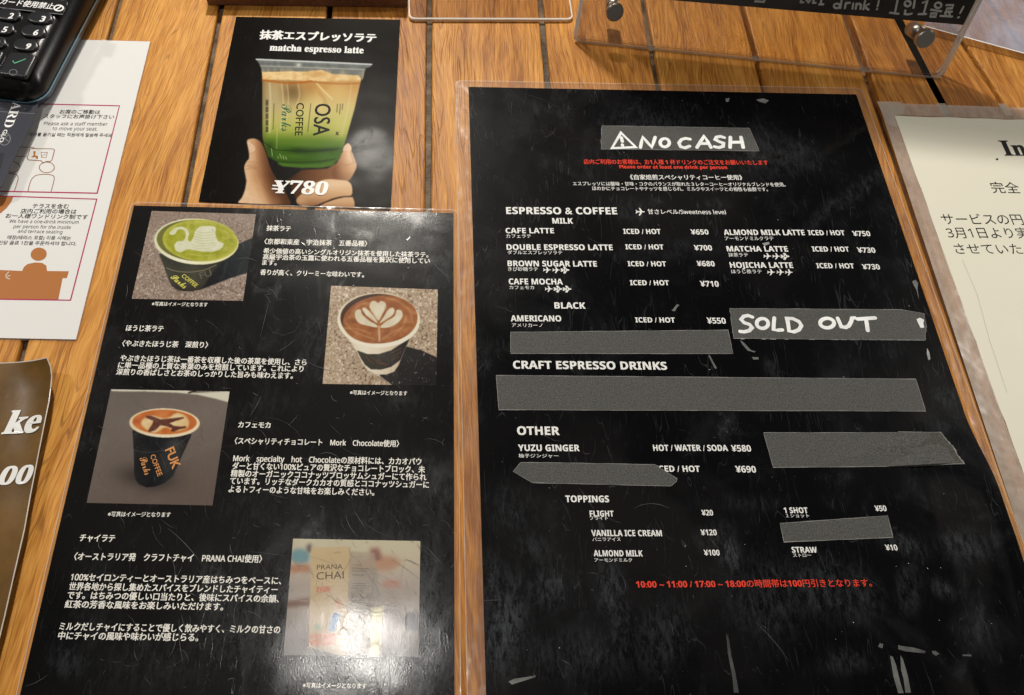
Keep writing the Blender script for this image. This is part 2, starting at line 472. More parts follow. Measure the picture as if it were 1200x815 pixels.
# ------------------------------------------------------------------ printed pictures
# A printed photograph is a flat sheet whose print is carried as one colour per mesh point.
def srgb(c):
    c = np.asarray(c, float) / 255.0
    return np.where(c <= .04045, c/12.92, ((c + .055)/1.055)**2.4)
def vnoise(X, Y, sc, seed=0, octaves=1):
    """smooth value noise, features about sc pixels across, 0..1"""
    out = np.zeros_like(X); amp = 1.0; tot = 0
    for o in range(octaves):
        x, y = X/sc*2**o + seed*17.3, Y/sc*2**o + seed*9.1
        xi, yi = np.floor(x), np.floor(y); fx, fy = x - xi, y - yi
        fx = fx*fx*(3-2*fx); fy = fy*fy*(3-2*fy)
        def h(a, b):
            v = np.sin(a*127.1 + b*311.7 + seed*74.7 + o*19.9)*43758.5453
            return v - np.floor(v)
        out += amp*((h(xi, yi)*(1-fx) + h(xi+1, yi)*fx)*(1-fy) + (h(xi, yi+1)*(1-fx) + h(xi+1, yi+1)*fx)*fy)
        tot += amp; amp *= .55
    return out/tot
class Picture:
    def __init__(s, quad, ss):
        xs = [q[0] for q in quad]; ys = [q[1] for q in quad]
        s.quad = quad; s.ss = ss; s.x0, s.y0 = min(xs) - 1, min(ys) - 1
        W_, H_ = int((max(xs) - s.x0 + 1)*ss) + 1, int((max(ys) - s.y0 + 1)*ss) + 1
        s.X, s.Y = np.meshgrid(s.x0 + np.arange(W_)/ss, s.y0 + np.arange(H_)/ss)
        s.C = np.zeros((H_, W_, 3))
    def blur(s, m, sig):
        sig *= s.ss
        if sig < .3: return m
        k = int(3*sig) + 1; w_ = np.exp(-.5*(np.arange(-k, k+1)/sig)**2); w_ /= w_.sum()
        for ax in (0, 1):
            p = np.pad(m, [(k, k) if a == ax else (0, 0) for a in range(2)], mode='edge')
            m = sum(w_[i]*(p[i:i+m.shape[0], :] if ax == 0 else p[:, i:i+m.shape[1]]) for i in range(2*k+1))
        return m
    def mask(s, pts, soft=.35):
        X, Y = s.X, s.Y; ins = np.zeros(X.shape, bool)
        n_ = len(pts)
        for i in range(n_):
            (x1, y1), (x2, y2) = pts[i][:2], pts[(i+1) % n_][:2]
            if y1 == y2: continue
            c = ((y1 > Y) != (y2 > Y)) & (X < (x2-x1)*(Y-y1)/(y2-y1) + x1)
            ins ^= c
        return s.blur(ins.astype(float), soft)
    def line(s, pts, wid, soft=.3):
        d = np.full(s.X.shape, 1e9)
        for (x1, y1), (x2, y2) in zip([p[:2] for p in pts], [p[:2] for p in pts[1:]]):
            L = (x2-x1)**2 + (y2-y1)**2 + 1e-9
            t = np.clip(((s.X-x1)*(x2-x1) + (s.Y-y1)*(y2-y1))/L, 0, 1)
            d = np.minimum(d, np.hypot(s.X - x1 - t*(x2-x1), s.Y - y1 - t*(y2-y1)))
        return np.clip((wid/2 + soft - d)/(2*soft), 0, 1)
    def blob(s, cx, cy, rx, ry=None, rot=0):
        ry = ry or rx; c, q = math.cos(R(rot)), math.sin(R(rot))
        u = ((s.X-cx)*c + (s.Y-cy)*q)/rx; v = (-(s.X-cx)*q + (s.Y-cy)*c)/ry
        return np.exp(-(u*u + v*v))
    def put(s, m, col):
        col = np.asarray(col, float)
        s.C = s.C*(1 - m[..., None]) + (col if col.ndim == 3 else col[None, None, :])*m[..., None]
    def lerp(s, t, *cols):
        """colour ramp over t in 0..1 through evenly spaced colours"""
        t = np.clip(t, 0, 1)*(len(cols)-1); i = np.minimum(t.astype(int), len(cols)-2); f_ = (t - i)[..., None]
        a = np.asarray(cols, float); return a[i]*(1-f_) + a[i+1]*f_
    def gain(s, m, k): s.C = s.C*(1 + (k - 1)*m[..., None])
    def sheet(s, name, parent, mat, z, div, density=.76):
        (ax, ay), (bx, by), (cx, cy), (dx, dy) = s.quad          # TL TR BR BL
        nu = int(max(math.hypot(bx-ax, by-ay), math.hypot(cx-dx, cy-dy))*div); nv = int(max(math.hypot(dx-ax, dy-ay), math.hypot(cx-bx, cy-by))*div)
        A_, B_, C_, D_ = (P(*q, z) for q in s.quad)
        U, V = np.meshgrid(np.linspace(0, 1, nu+1), np.linspace(0, 1, nv+1))
        wx = (1-U)*(1-V)*A_.x + U*(1-V)*B_.x + U*V*C_.x + (1-U)*V*D_.x
        wy = (1-U)*(1-V)*A_.y + U*(1-V)*B_.y + U*V*C_.y + (1-U)*V*D_.y
        # where those sheet points lie in the reference picture
        q = np.stack([wx, wy, np.full_like(wx, z - CAMH)], -1) @ np.array(ROT)
        px, py = PPX + FPX*q[..., 0]/-q[..., 2], PPY - FPX*q[..., 1]/-q[..., 2]
        H_, W_ = s.X.shape
        fx = np.clip((px - s.x0)*s.ss, 0, W_-1.001); fy = np.clip((py - s.y0)*s.ss, 0, H_-1.001)
        ix, iy = fx.astype(int), fy.astype(int); tx, ty = (fx-ix)[..., None], (fy-iy)[..., None]
        C = s.C[iy, ix]*(1-tx)*(1-ty) + s.C[iy, ix+1]*tx*(1-ty) + s.C[iy+1, ix]*(1-tx)*ty + s.C[iy+1, ix+1]*tx*ty
        col = srgb(np.clip(C, 0, 255))*density
        idx = np.arange((nu+1)*(nv+1)).reshape(nv+1, nu+1)
        F = np.stack([idx[1:, :-1], idx[1:, 1:], idx[:-1, 1:], idx[:-1, :-1]], -1).reshape(-1, 4)
        b = base_of(parent)
        me = bpy.data.meshes.new(name)
        co = np.stack([wx - b.x, wy - b.y, np.full_like(wx, z - b.z)], -1).reshape(-1, 3)
        me.vertices.add(len(co)); me.vertices.foreach_set('co', co.astype(np.float32).ravel())
        me.loops.add(F.size); me.loops.foreach_set('vertex_index', F.astype(np.int32).ravel())
        me.polygons.add(len(F)); me.polygons.foreach_set('loop_start', (np.arange(len(F))*4).astype(np.int32))
        me.update(calc_edges=True)
        at_ = me.color_attributes.new('print', 'FLOAT_COLOR', 'POINT')
        at_.data.foreach_set('color', np.concatenate([col.reshape(-1, 3), np.ones((len(co), 1))], 1).astype(np.float32).ravel())
        me.materials.append(mat)
        o = bpy.data.objects.new(name, me); COL.objects.link(o); o.parent = parent
        return o
def print_col(n, l):
    a = n.new('ShaderNodeVertexColor'); a.layer_name = 'print'; return a.outputs['Color']
M['print'] = lam('photo_print', (0, 0, 0), .5, colfn=print_col, spec=.10, coat=.75, crough=.74, finecoat=True)
M['print_poster'] = lam('poster_print', (0, 0, 0), .3, .8, colfn=print_col, coat=.010, crough=.75, spec=.01)

# ------------------------------------------------------------------ text
CJK_LO, CJK_HI = -.10, .86
_ref = None
SANS = {}
for i_ in range(26):
    SANS[chr(65+i_)] = chr(0x1D5D4+i_); SANS[chr(97+i_)] = chr(0x1D5EE+i_)
for i_ in range(10): SANS[chr(48+i_)] = chr(0x1D7EC+i_)
THIN = {}
for i_ in range(26):
    THIN[chr(65+i_)] = chr(0x1D5A0+i_); THIN[chr(97+i_)] = chr(0x1D5BA+i_)
for i_ in range(10): THIN[chr(48+i_)] = chr(0x1D7E2+i_)
def thin(s): return ''.join(THIN.get(c, c) for c in s)
def sans(s): return ''.join(SANS.get(c, c) for c in s)
def text_mesh(s, bold):
    v, f = glyphs(s)
    if bold <= 0 or not v: return v, f
    V, F = [], []
    for lay, (dx, dy) in enumerate(((0, 0), (-1, -.6), (1, .6), (-1, .6), (1, -.6))):          # over-printed to the weight of the print
        k = len(V)
        V += [q + Vector((dx*bold, dy*bold, lay)) for q in v]; F += [tuple(i+k for i in p) for p in f]
    return V, F
def glyphs(s):
    cu = bpy.data.curves.new('txt', 'FONT')
    cu.body = s; cu.size = 1; cu.resolution_u = 3
    o = bpy.data.objects.new('txt', cu)
    me = o.to_mesh()
    v = [x.co.copy() for x in me.vertices]; f = [tuple(p.vertices) for p in me.polygons]
    o.to_mesh_clear()
    bpy.data.objects.remove(o); bpy.data.curves.remove(cu)
    return v, f
def is_cjk(s): return any(0x2e80 <= ord(c) <= 0xffef for c in s)
_kref = {}
def text(name, parent, s, x0, y0, x1, y1, h, mat, z, bold=.012, plane=None, ref=None, slant=0.0, bars=False):
    """s runs from pixel (x0,y0) to (x1,y1) along its baseline, h pixels tall"""
    pj = (lambda x, y: on_plane(x, y, *plane)) if plane else (lambda x, y: P(x, y, z))
    v, f = text_mesh(s, bold)
    if not v: return None
    cj = is_cjk(s)
    if ref or cj:
        k = ref or '国'
        if (k, bold) not in _kref:
            rv, _ = text_mesh(k, bold); _kref[(k, bold)] = (min(q.y for q in rv), max(q.y for q in rv))
        lo, hi = _kref[(k, bold)]
        if ref: lo = 0
    else:
        lo, hi = 0.0, max(q.y for q in v)
    xa, xb = min(q.x for q in v), max(q.x for q in v)
    p0, p1 = pj(x0, y0), pj(x1, y1)
    nrm = plane[1] if plane else Vector((0, 0, 1))
    ux = (p1 - p0); W = ux.length; ux.normalize(); up = nrm.cross(ux)
    dx, dy = x1 - x0, y1 - y0; L = math.hypot(dx, dy)
    q = pj(x0 + dy/L*h, y0 - dx/L*h)
    H = abs((q - p0).dot(up))
    out = []
    for c in v:
        b = (c.y - lo) / (hi - lo) * H
        out.append(p0 + ux * ((c.x - xa) / (xb - xa) * W + b*slant) + up * b + nrm * (c.z * 9e-6))
    return mesh_obj(name, out, f, mat, parent)

def pix_poly(name, parent, pts, mat, z, sub=0):
    if sub: pts = [(a, b) for a, b, _ in smooth_line(pts, sub, True)]
    return Geo().poly([P(x, y, z) for x, y in pts]).obj(name, mat, parent)
def pix_strokes(name, parent, strokes, wpx, mat, z, plane=None, dz=.00001, taper=False):
    """handwriting: every stroke a flat painted line (pixels)"""
    g = Geo()
    for i, s in enumerate(strokes):
        closed = s[-1] == 'c'
        pts = list(s[:-1]) if closed else list(s)
        if plane:
            q = [on_plane(x, y, plane[0] + plane[1]*dz*i, plane[1]) for x, y in pts]; up = plane[1]
            wid = wpx * (q[0] - on_plane(pts[0][0] + 1, pts[0][1], plane[0] + plane[1]*dz*i, plane[1])).length
        else:
            q = [P(x, y, z + dz*i) for x, y in pts]; up = Vector((0, 0, 1))
            wid = wpx * (q[0] - P(pts[0][0] + 1, pts[0][1], z)).length
        ribbon(g, q, wid, up, closed, True, taper)
    return g.obj(name, mat, parent)
def xf(ox, oy, s):
    return lambda pts: [(ox + q[0]*s, oy + q[1]*s) for q in pts]

# ------------------------------------------------------------------ the table the papers lie on
TH = R(-2.754)
AX = Vector((math.sin(TH), math.cos(TH), 0))         # along the boards
NX = Vector((math.cos(TH), -math.sin(TH), 0))        # across them
Y0, Y1 = -.35, 1.25
table = root('table', (0.05, .45, -.02), 'oak slat table top with dark grooves between its boards', 'table', kind='structure')
def board(a0, a1, b0, b1):
    """plank between edge line a0-a1 (left) and b0-b1 (right), eased edges"""
    e = .0012; th = .018
    rings = []
    for dz, ins in ((-th, 0), (-e*1.1, 0), (-e*.35, e*.3), (0, e)):
        r_ = []
        for p, sx in ((a0, 1), (b0, -1), (b1, -1), (a1, 1)):
            r_.append(Vector((p.x, p.y, dz)) + NX * sx * ins)
        rings.append(r_)
    return Geo().loft(rings).obj('plank', M['wood'], table)
CUT = [-.4115, -.327, -.2425, -.161, -.0743, .006, .0965, .1815, .263, .3465]
GAP = .0042
def at(perp, along): return NX*perp + AX*along
for i in range(len(CUT) - 1):
    board(at(CUT[i] + GAP/2, Y0), at(CUT[i] + GAP/2, Y1), at(CUT[i+1] - GAP/2, Y0), at(CUT[i+1] - GAP/2, Y1))
# the boards at the right run at another angle
def line_pts(a, b):
    A_, B_ = P(*a), P(*b); d = (A_ - B_).normalized()
    return lambda y: A_ + d * ((y - A_.y) / d.y)
g2 = line_pts((1053, 23), (1104, 119)); g3 = line_pts((1128, 48), (1175, 120))
lines = [lambda y: at(CUT[-1] + .003, y), g2, g3] + [(lambda y, k=k: g3(y) + Vector((.047*k, 0, 0))) for k in range(1, 5)]
for i in range(len(lines) - 1):
    lo_ = max(Y0, .02) if i == 0 else Y0
    a0, a1, b0, b1 = lines[i](.0 if i else .0), lines[i](1.0), lines[i+1](.0), lines[i+1](1.0)
    gx = Vector((.0024, 0, 0))
    board(a0 + gx, a1 + gx*.4, b0 - gx, b1 - gx)
Geo().slab([Vector((-.5, Y0, -.019)), Vector((.75, Y0, -.019)), Vector((.75, Y1, -.019)), Vector((-.5, Y1, -.019))], .012).obj('board_backing', M['gap'], table)
gs_ = [Vector((x, y, -.0065)) for x, y in ((.335, Y0), (.75, Y0), (.75, Y1), (.30, Y1))]
Geo().poly(gs_).obj('board_support', flat('groove_floor', (.16, .085, .038), .8, var=.4), table)
for i in (1, 2, 3, 5, 6, 7):                     # grit packed in some of the grooves
    d = -.0012 if i in (5, 6) else -.0045
    a = CUT[i]
    Geo().slab([at(a - GAP/2 + .0002, Y0) + Vector((0, 0, d)), at(a + GAP/2 - .0002, Y0) + Vector((0, 0, d)), at(a + GAP/2 - .0002, Y1) + Vector((0, 0, d)), at(a - GAP/2 + .0002, Y1) + Vector((0, 0, d))], .006).obj('groove_grit', M['grout'], table)

# ------------------------------------------------------------------ sheets of paper
def sheet(name, parent, TL, ang, w_, h_, z, mat, thick=.0004, zf=None, nx=1, ny=1):
    c, s = math.cos(ang), math.sin(ang)
    def loc(u, v): return Vector((TL[0] + u*c - v*s, TL[1] + u*s + v*c, z + (zf(u, -v) if zf else 0)))
    if nx == 1 and ny == 1:
        return Geo().slab([loc(0, 0), loc(0, -h_), loc(w_, -h_), loc(w_, 0)], thick).obj(name, mat, parent), loc
    vs, fs = [], []
    for j in range(ny + 1):
        for i in range(nx + 1): vs.append(loc(w_*i/nx, -h_*j/ny))
    for j in range(ny):
        for i in range(nx):
            a = j*(nx+1) + i; fs.append((a, a + nx + 1, a + nx + 2, a + 1))
    return mesh_obj(name, vs, fs, mat, parent, True), loc
def ring(name, parent, loc, w_, h_, ml, mt, mr, mb, mat, dz=0.0, r_=.004):
    """clear laminate margin round a sheet, as a frame with rounded corners"""
    g = Geo()
    out = [(x - ml, y - h_ - mb) for x, y in rrect(w_ + ml + mr, h_ + mt + mb, r_, 4)]
    up = Vector((0, 0, dz))
    O = [loc(*q) + up for q in out]
    I = []
    for x, y in out:
        I.append(loc(min(max(x, 0), w_), min(max(y, -h_), 0)) + up)
    n = len(O)
    g.v = O + I
    for i in range(n):
        j = (i+1) % n
        if (I[i]-I[j]).length < 1e-7: g.f.append((i, j, n+i))
        else: g.f.append((i, j, n+j, n+i))
    o = g.obj(name, mat, parent)
    e = Geo(); ribbon(e, [q + Vector((0, 0, .00006)) for q in O], .00045, closed=True); e.obj('margin_rim_highlight', M['film_rim_highlight'], parent)  # pale strip paints a highlight along the film's edge
    return o
def scuffs(parent, loc, w_, h_, n, mat, z, seed, hot=None, name='scuff_marks'):
    rnd = random.Random(seed); g = Geo()
    for i in range(n):
        u, v = rnd.uniform(.03, .97)*w_, -rnd.uniform(.02, .98)*h_
        if hot and rnd.random() < .55:
            u, v = rnd.gauss(hot[0], hot[2]), rnd.gauss(hot[1], hot[2])
            if not (0 < u < w_ and -h_ < v < 0): continue
        a = rnd.uniform(0, math.pi) if rnd.random() < .5 else rnd.gauss(-.8, .35)
        ln = min(.03, rnd.expovariate(1/.006) + .001)
        pts = []; k = 5; b = rnd.gauss(0, .5)
        for j in range(k):
            t = j/(k-1) - .5
            aa = a + b*t
            pts.append(loc(u + math.cos(aa)*ln*t, v + math.sin(aa)*ln*t) + Vector((0, 0, z + i*2e-8)))
        ribbon(g, pts, rnd.choice((.00008, .00010, .00014, .00022)), taper=True)
    o = g.obj(name, mat, parent); o['kind'] = 'stuff'
    return o

ZP = .0010       # height of a laminated sheet's face
LAY = .00004

# ================================================================== main menu (A3)
MW, MH = .7155*.415, 1.0118*.415
MTL = P(549, 102, ZP); MANG = .05199
main = root('laminated_menu', P(800, 430, 0), 'large black drinks menu patched with grey tape strips, NO CASH written at top', 'menu')
def main_z(u, v):
    t = max(0, min(1, (v - .262) / .05)); s = max(0, min(1, (u - (MW - .045)) / .045))
    t = t*t*(3 - 2*t); s = s*s*(3-2*s)
    f = 1 - max(0, min(1, (v - .34)/.10))*.5
    return .0065*t*s*f
def on_main(x, y, z):
    """pixel -> point on the menu's face, following its curl"""
    p = P(x, y, z); c, q = math.cos(MANG), math.sin(MANG); d = p - MTL
    return p + Vector((0, 0, main_z(d.x*c + d.y*q, d.x*q - d.y*c)))
pg, mloc = sheet('sheet', main, MTL, MANG, MW, MH, ZP, M['black'], zf=main_z, nx=150, ny=212)
def smear_sheen(o, spots):
    """greasy smears, rubbed patches and painted-in reflection haze at their places on a sheet (pixels: x, y, rx, ry, turn, strength)"""
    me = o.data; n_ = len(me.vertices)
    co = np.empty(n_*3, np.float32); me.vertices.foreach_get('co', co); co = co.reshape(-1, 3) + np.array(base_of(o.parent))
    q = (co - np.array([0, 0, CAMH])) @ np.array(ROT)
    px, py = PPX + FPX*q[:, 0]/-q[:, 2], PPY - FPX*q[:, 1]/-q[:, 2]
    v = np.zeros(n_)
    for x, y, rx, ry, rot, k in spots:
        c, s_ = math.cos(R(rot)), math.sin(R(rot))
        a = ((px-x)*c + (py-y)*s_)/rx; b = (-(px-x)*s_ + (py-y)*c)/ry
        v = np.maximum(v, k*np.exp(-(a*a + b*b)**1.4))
    at_ = me.attributes.new('smear_sheen', 'FLOAT', 'POINT'); at_.data.foreach_set('value', v.astype(np.float32))
MAIN_SMEARS_SHEEN = [(590, 735, 26, 60, 8, .075), (578, 690, 14, 40, 0, .05), (640, 690, 22, 26, 20, .05), (628, 645, 26, 18, 30, .03), (715, 690, 16, 34, -8, .055), (728, 735, 14, 50, -4, .04),
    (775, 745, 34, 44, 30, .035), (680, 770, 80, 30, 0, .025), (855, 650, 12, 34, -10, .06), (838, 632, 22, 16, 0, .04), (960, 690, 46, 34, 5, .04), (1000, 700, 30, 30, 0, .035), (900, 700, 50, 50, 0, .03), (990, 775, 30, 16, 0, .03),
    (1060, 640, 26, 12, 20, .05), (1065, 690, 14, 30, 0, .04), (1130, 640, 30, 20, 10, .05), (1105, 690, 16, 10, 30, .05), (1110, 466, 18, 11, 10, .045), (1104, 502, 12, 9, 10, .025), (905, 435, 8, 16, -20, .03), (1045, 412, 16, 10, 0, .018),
    (565, 425, 10, 16, 0, .03), (690, 200, 14, 40, 0, .012), (660, 130, 10, 30, -20, .020), (760, 145, 60, 22, 0, .022), (900, 185, 46, 22, 6, .030), (935, 175, 18, 14, 0, .025), (1010, 220, 40, 10, -38, .028), (965, 250, 30, 8, -45, .028),  # upper spots paint pale ceiling reflections into the sheet's colour
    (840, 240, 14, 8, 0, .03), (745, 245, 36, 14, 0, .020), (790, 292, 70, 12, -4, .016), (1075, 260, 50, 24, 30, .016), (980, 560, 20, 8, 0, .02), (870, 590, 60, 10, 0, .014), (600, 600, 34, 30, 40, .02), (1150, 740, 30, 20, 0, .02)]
LEFT_SMEARS_SHEEN = [(430, 745, 120, 75, 10, .16), (470, 690, 60, 70, 0, .07), (300, 735, 70, 50, 0, .06), (250, 690, 20, 40, 0, .07), (505, 720, 22, 90, 0, .07), (330, 700, 60, 60, 0, .045), (80, 775, 24, 20, 20, .05), (500, 555, 30, 20, 30, .06), (520, 585, 14, 26, 0, .05),  # haze round the lamp glare is painted in among the rubbed patches
    (370, 385, 22, 18, 0, .05), (365, 420, 20, 30, 20, .045), (440, 400, 60, 10, 0, .02), (495, 282, 26, 16, 30, .05), (505, 262, 24, 8, 20, .06), (515, 305, 18, 12, 30, .05), (400, 268, 10, 6, 0, .035), (300, 580, 60, 40, 0, .02), (450, 610, 60, 40, 0, .025),  # golden reflections near the top right corner are painted in too
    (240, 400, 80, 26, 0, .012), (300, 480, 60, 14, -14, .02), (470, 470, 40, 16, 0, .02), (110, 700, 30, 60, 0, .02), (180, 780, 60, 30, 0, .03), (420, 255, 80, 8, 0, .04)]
smear_sheen(pg, [q[:5] + (q[5]*1.5,) for q in MAIN_SMEARS_SHEEN])
ring('laminate_margin', main, mloc, MW, MH, .0095, .0065, .006, .008, M['film'], dz=-.0001)
ZT = ZP + .0001
W_ = M['white_ink']
def mt(name, s, x0, y0, x1, y1, h, mat=W_, bold=.018, **k):
    if s[0] == '¥':                                     # yen sign: a Y with two bars
        o = text(name, main, sans('Y' + s[1:]), x0, y0, x1, y1, h, mat, ZT, .006)
        w_ = (x1 - x0) / (len(s) + .15)
        pix_strokes('yen_bar', o, [[(x0 + w_*.12, y0 - h*.40), (x0 + w_*.95, y0 - h*.40)], [(x0 + w_*.12, y0 - h*.19), (x0 + w_*.95, y0 - h*.19)]], .8, mat, ZT + .00001)
        return o
    if not is_cjk(s): bold = .014 if 'heading' in name else .011
    s = thin(s) if name == 'sweetness_key' else sans(s)
    return text(name, main, s, x0, y0, x1, y1, h, mat, ZT, bold, **k)
mt('notice_line', '店内ご利用のお客様は、お1人様 1 杯ドリンクのご注文をお願いいたします', 684.3, 192.6, 900.8, 193.7, 5.6, M['red_ink'], .016)
mt('notice_line', 'Please order at least one drink per person', 726, 197.6, 852.4, 198.4, 4.2, M['red_ink'], .022)
mt('intro_line', '《自家焙煎スペシャリティコーヒー使用》', 738.8, 210.9, 870.4, 211.2, 5.8, bold=.014)
mt('intro_line', 'エスプレッソには酸味・甘味・コクのバランスが取れた３レターコーヒーオリジナルブレンドを使用。', 671.7, 217.8, 921, 219, 4.6, bold=.008)
mt('intro_line', 'ほのかにチョコレートやナッツを感じられ、ミルクやスイーツとの相性も抜群です。', 694.4, 223.4, 900.3, 224.6, 4.6, bold=.008)
mt('section_heading', 'ESPRESSO & COFFEE', 593.4, 251, 723.6, 251.4, 8.2)
mt('sub_heading', 'MILK', 647.5, 262.2, 671.7, 262.3, 6.4, bold=.022)
mt('sweetness_key', '甘さレベル/Sweetness level', 759.4, 251.3, 851, 251.8, 5.8, bold=.010)
for s, sub, a in (
    ('CAFE LATTE', 'カフェラテ', (592.6, 273.5, 649.4, 273.7, 6.2, 593.4, 279.2, 622.4, 279.3)),
    ('DOUBLE ESPRESSO LATTE', 'ダブルエスプレッソラテ', (593.8, 293, 718.3, 293.4, 6.6, 595, 298.4, 659, 298.6)),
    ('BROWN SUGAR LATTE', 'きび砂糖ラテ', (595, 312.2, 699.7, 312.7, 6.6, 595.5, 317.9, 630.6, 318)),
    ('CAFE MOCHA', 'カフェモカ', (596.3, 333.4, 659.8, 333.7, 6.8, 597, 339.4, 626, 339.5)),
    ('AMERICANO', 'アメリカーノ', (598.7, 376.7, 657.9, 376.9, 7.0, 599.9, 383.6, 636, 383.8)),
    ('ALMOND MILK LATTE', 'アーモンドミルクラテ', (848.7, 275.6, 943.6, 275.9, 6.4, 849.8, 282, 907, 282)),
    ('MATCHA LATTE', '抹茶ラテ', (852.2, 294.9, 923.8, 295.1, 6.4, 854, 301.2, 877, 301.2)),
    ('HOJICHA LATTE', 'ほうじ茶ラテ', (856, 314, 929.9, 314.3, 6.6, 857.5, 320.8, 893, 320.8)),
    ('YUZU GINGER', '柚子ジンジャー', (607.4, 528.7, 679.5, 529, 7.6, 607.8, 536.7, 654.5, 536.8)),
    ('FLIGHT', 'フライト', (691.4, 605.4, 719.4, 605.5, 6.8, 691.4, 609.8, 712.5, 609.8)),
    ('VANILLA ICE CREAM', 'バニラアイス', (693.3, 628.4, 776, 628.6, 7.2, 694.5, 634.6, 727.5, 634.6)),
    ('ALMOND MILK', 'アーモンドミルク', (696, 652.1, 753.4, 652.3, 7.2, 696.9, 658.9, 741, 658.9)),
    ('1 SHOT', '１ショット', (919.2, 601.6, 947.2, 601.6, 6.8, 921.6, 606.8, 948.7, 606.8)),
    ('STRAW', 'ストロー', (928.5, 647.9, 958, 647.9, 6.8, 929.7, 653.2, 951, 653.2))):
    mt('item_name', s, *a[:5], bold=.020)
    mt('item_reading', sub, *a[5:], 4.5, bold=.004)
for a in ((730.9, 274.3, 774.6, 274.5), (733.3, 292.4, 778, 292.6), (736, 312.2, 781, 312.4), (738.8, 334.4, 784.3, 334.6), (744.9, 378, 791.3, 378.2),
          (947.8, 275.8, 990.5, 276), (952.5, 294.9, 995.7, 295.2), (957.6, 314.5, 1001.5, 314.8), (768.5, 553, 820.6, 553.2)):
    mt('serving_option', 'ICED / HOT', *a, 5.9 if a[1] < 500 else 7.2, bold=.020)
mt('serving_option', 'HOT / WATER / SODA', 765.8, 528.6, 853.5, 528.7, 7.2, bold=.020)
for s, a in (('¥650', (810, 275, 830.7, 275.1, 6)), ('¥700', (813.8, 293.6, 834.8, 293.8, 6.2)), ('¥680', (817, 312.2, 838, 312.4, 6.2)),
             ('¥710', (821, 336, 842.8, 336.2, 6.6)), ('¥550', (829, 379.4, 851, 379.6, 7)), ('¥750', (999.9, 276.9, 1020.6, 277, 6)),
             ('¥730', (1005.5, 296.3, 1026.5, 296.5, 6.2)), ('¥730', (1011.3, 315.9, 1031.8, 316, 6.2)), ('¥580', (857.5, 529.3, 880.7, 529.4, 7.6)),
             ('¥690', (862.5, 553.9, 886.5, 554, 7.8)), ('¥20', (822.6, 604.3, 836, 604.3, 6.6)), ('¥120', (821.7, 627.5, 840.3, 627.5, 6.8)),
             ('¥100', (825.3, 651.2, 843.7, 651.2, 6.8)), ('¥50', (1025.9, 599.2, 1039.5, 599.2, 6.6)), ('¥10', (1038.3, 645.2, 1052.4, 645.2, 6.8))):
    mt('price', s, *a, bold=.022)
mt('sub_heading', 'BLACK', 650, 361.8, 686.4, 362, 7.4, bold=.022)
mt('section_heading', 'CRAFT ESPRESSO DRINKS', 601.5, 432.2, 782, 433.6, 9.4, bold=.020)
mt('section_heading', 'OTHER', 606.2, 509.8, 656, 510, 10, bold=.022)
mt('sub_heading', 'TOPPINGS', 662.9, 588.6, 714, 588.8, 7.8, bold=.022)
mt('notice_line', '10:00 ~ 11:00 / 17:00 ~ 18:00の時間帯は100円引きとなります。', 745.9, 689.6, 1022.3, 687.9, 9, M['red_ink'], .012)
# aeroplane marks that show the sweetness
PLANE = [(1, 0), (.88, .10), (.45, .13), (-.05, .95), (-.30, .95), (-.02, .14), (-.55, .12), (-.80, .42), (-.98, .42), (-.82, 0)]
PLANE = PLANE + [(x, -y) for x, y in PLANE[-2:0:-1]]
def plane_mark(x, y, wpx, solid=True):
    pts = [(x + a*wpx/2, y - b*wpx*.42) for a, b in PLANE]
    if solid: pix_poly('sweetness_mark', main, pts, W_, ZT)
    else: pix_strokes('sweetness_mark', main, [pts + ['c']], 1.1, W_, ZT)
plane_mark(750.3, 248.4, 11)
for x, y, k in ((641, 316.5, 1), (651.8, 316.6, 1), (662, 316.7, 0), (643, 338.8, 1), (653.8, 338.9, 0), (664.4, 339, 0), (899.3, 300.4, 1), (909.8, 300.5, 1),
                (919.8, 300.7, 0), (903.5, 319.1, 1), (914.5, 319.1, 1), (924.5, 319.3, 1)):
    plane_mark(x, y, 9.2, k)
# tape strips
ZK = ZP + .00025
def tape(pts, label=None, mat='tape', z=ZK, jag=()):
    """pts clockwise in the picture; edges listed in jag are torn"""
    rnd = random.Random(int(pts[0][0]*10))
    out = []
    for i, p in enumerate(pts):
        q = pts[(i+1) % len(pts)]
        out.append(p)
        k = 14 if i in jag else 10
        amp = .7 if i in jag else .12
        for j in range(1, k):
            t = j/k
            out.append((p[0] + (q[0]-p[0])*t + rnd.uniform(-amp, amp), p[1] + (q[1]-p[1])*t + rnd.uniform(-amp, amp)))
    q = [on_main(x, y, z) for x, y in out][::-1]
    g = Geo()
    n = len(q)
    g.poly(q)
    for i in range(n):
        j = (i+1) % n
        g.quad(q[i] - Vector((0, 0, .00018)), q[j] - Vector((0, 0, .00018)), q[j], q[i])
    o = g.obj('tape_strip', M[mat], main)
    e = Geo(); ribbon(e, [p + Vector((0, 0, .00003)) for p in q], .00030, closed=True); e.obj('tape_edge', M['tape_edge'], o)
    if label: o['label'] = label
    return o
T0 = tape([(705.5, 147.5), (878.2, 150.5), (889.8, 177.3), (704.3, 175)], 'grey tape strip lettered NO CASH with a warning triangle', jag=(3,))
T1 = tape([(598.2, 389.5), (853.3, 387), (859, 414.8), (598.5, 414.5)])
T2 = tape([(855.2, 361.8), (1056, 363), (1083, 367.7), (1085.5, 382), (1084, 399), (859.9, 396.8)], 'grey tape strip lettered SOLD OUT', jag=(2, 3, 5))
T3 = tape([(581.5, 440.1), (1073.2, 444.5), (1084.7, 482.1), (584.5, 480.5)], 'widest blank grey tape strip')
T4 = tape([(601.5, 552.8), (610, 542.3), (644, 542.3), (767.6, 544.7), (793.3, 561), (792.5, 564.5), (786.3, 569.9), (624, 566)], 'blank grey tape strip with pointed ends')
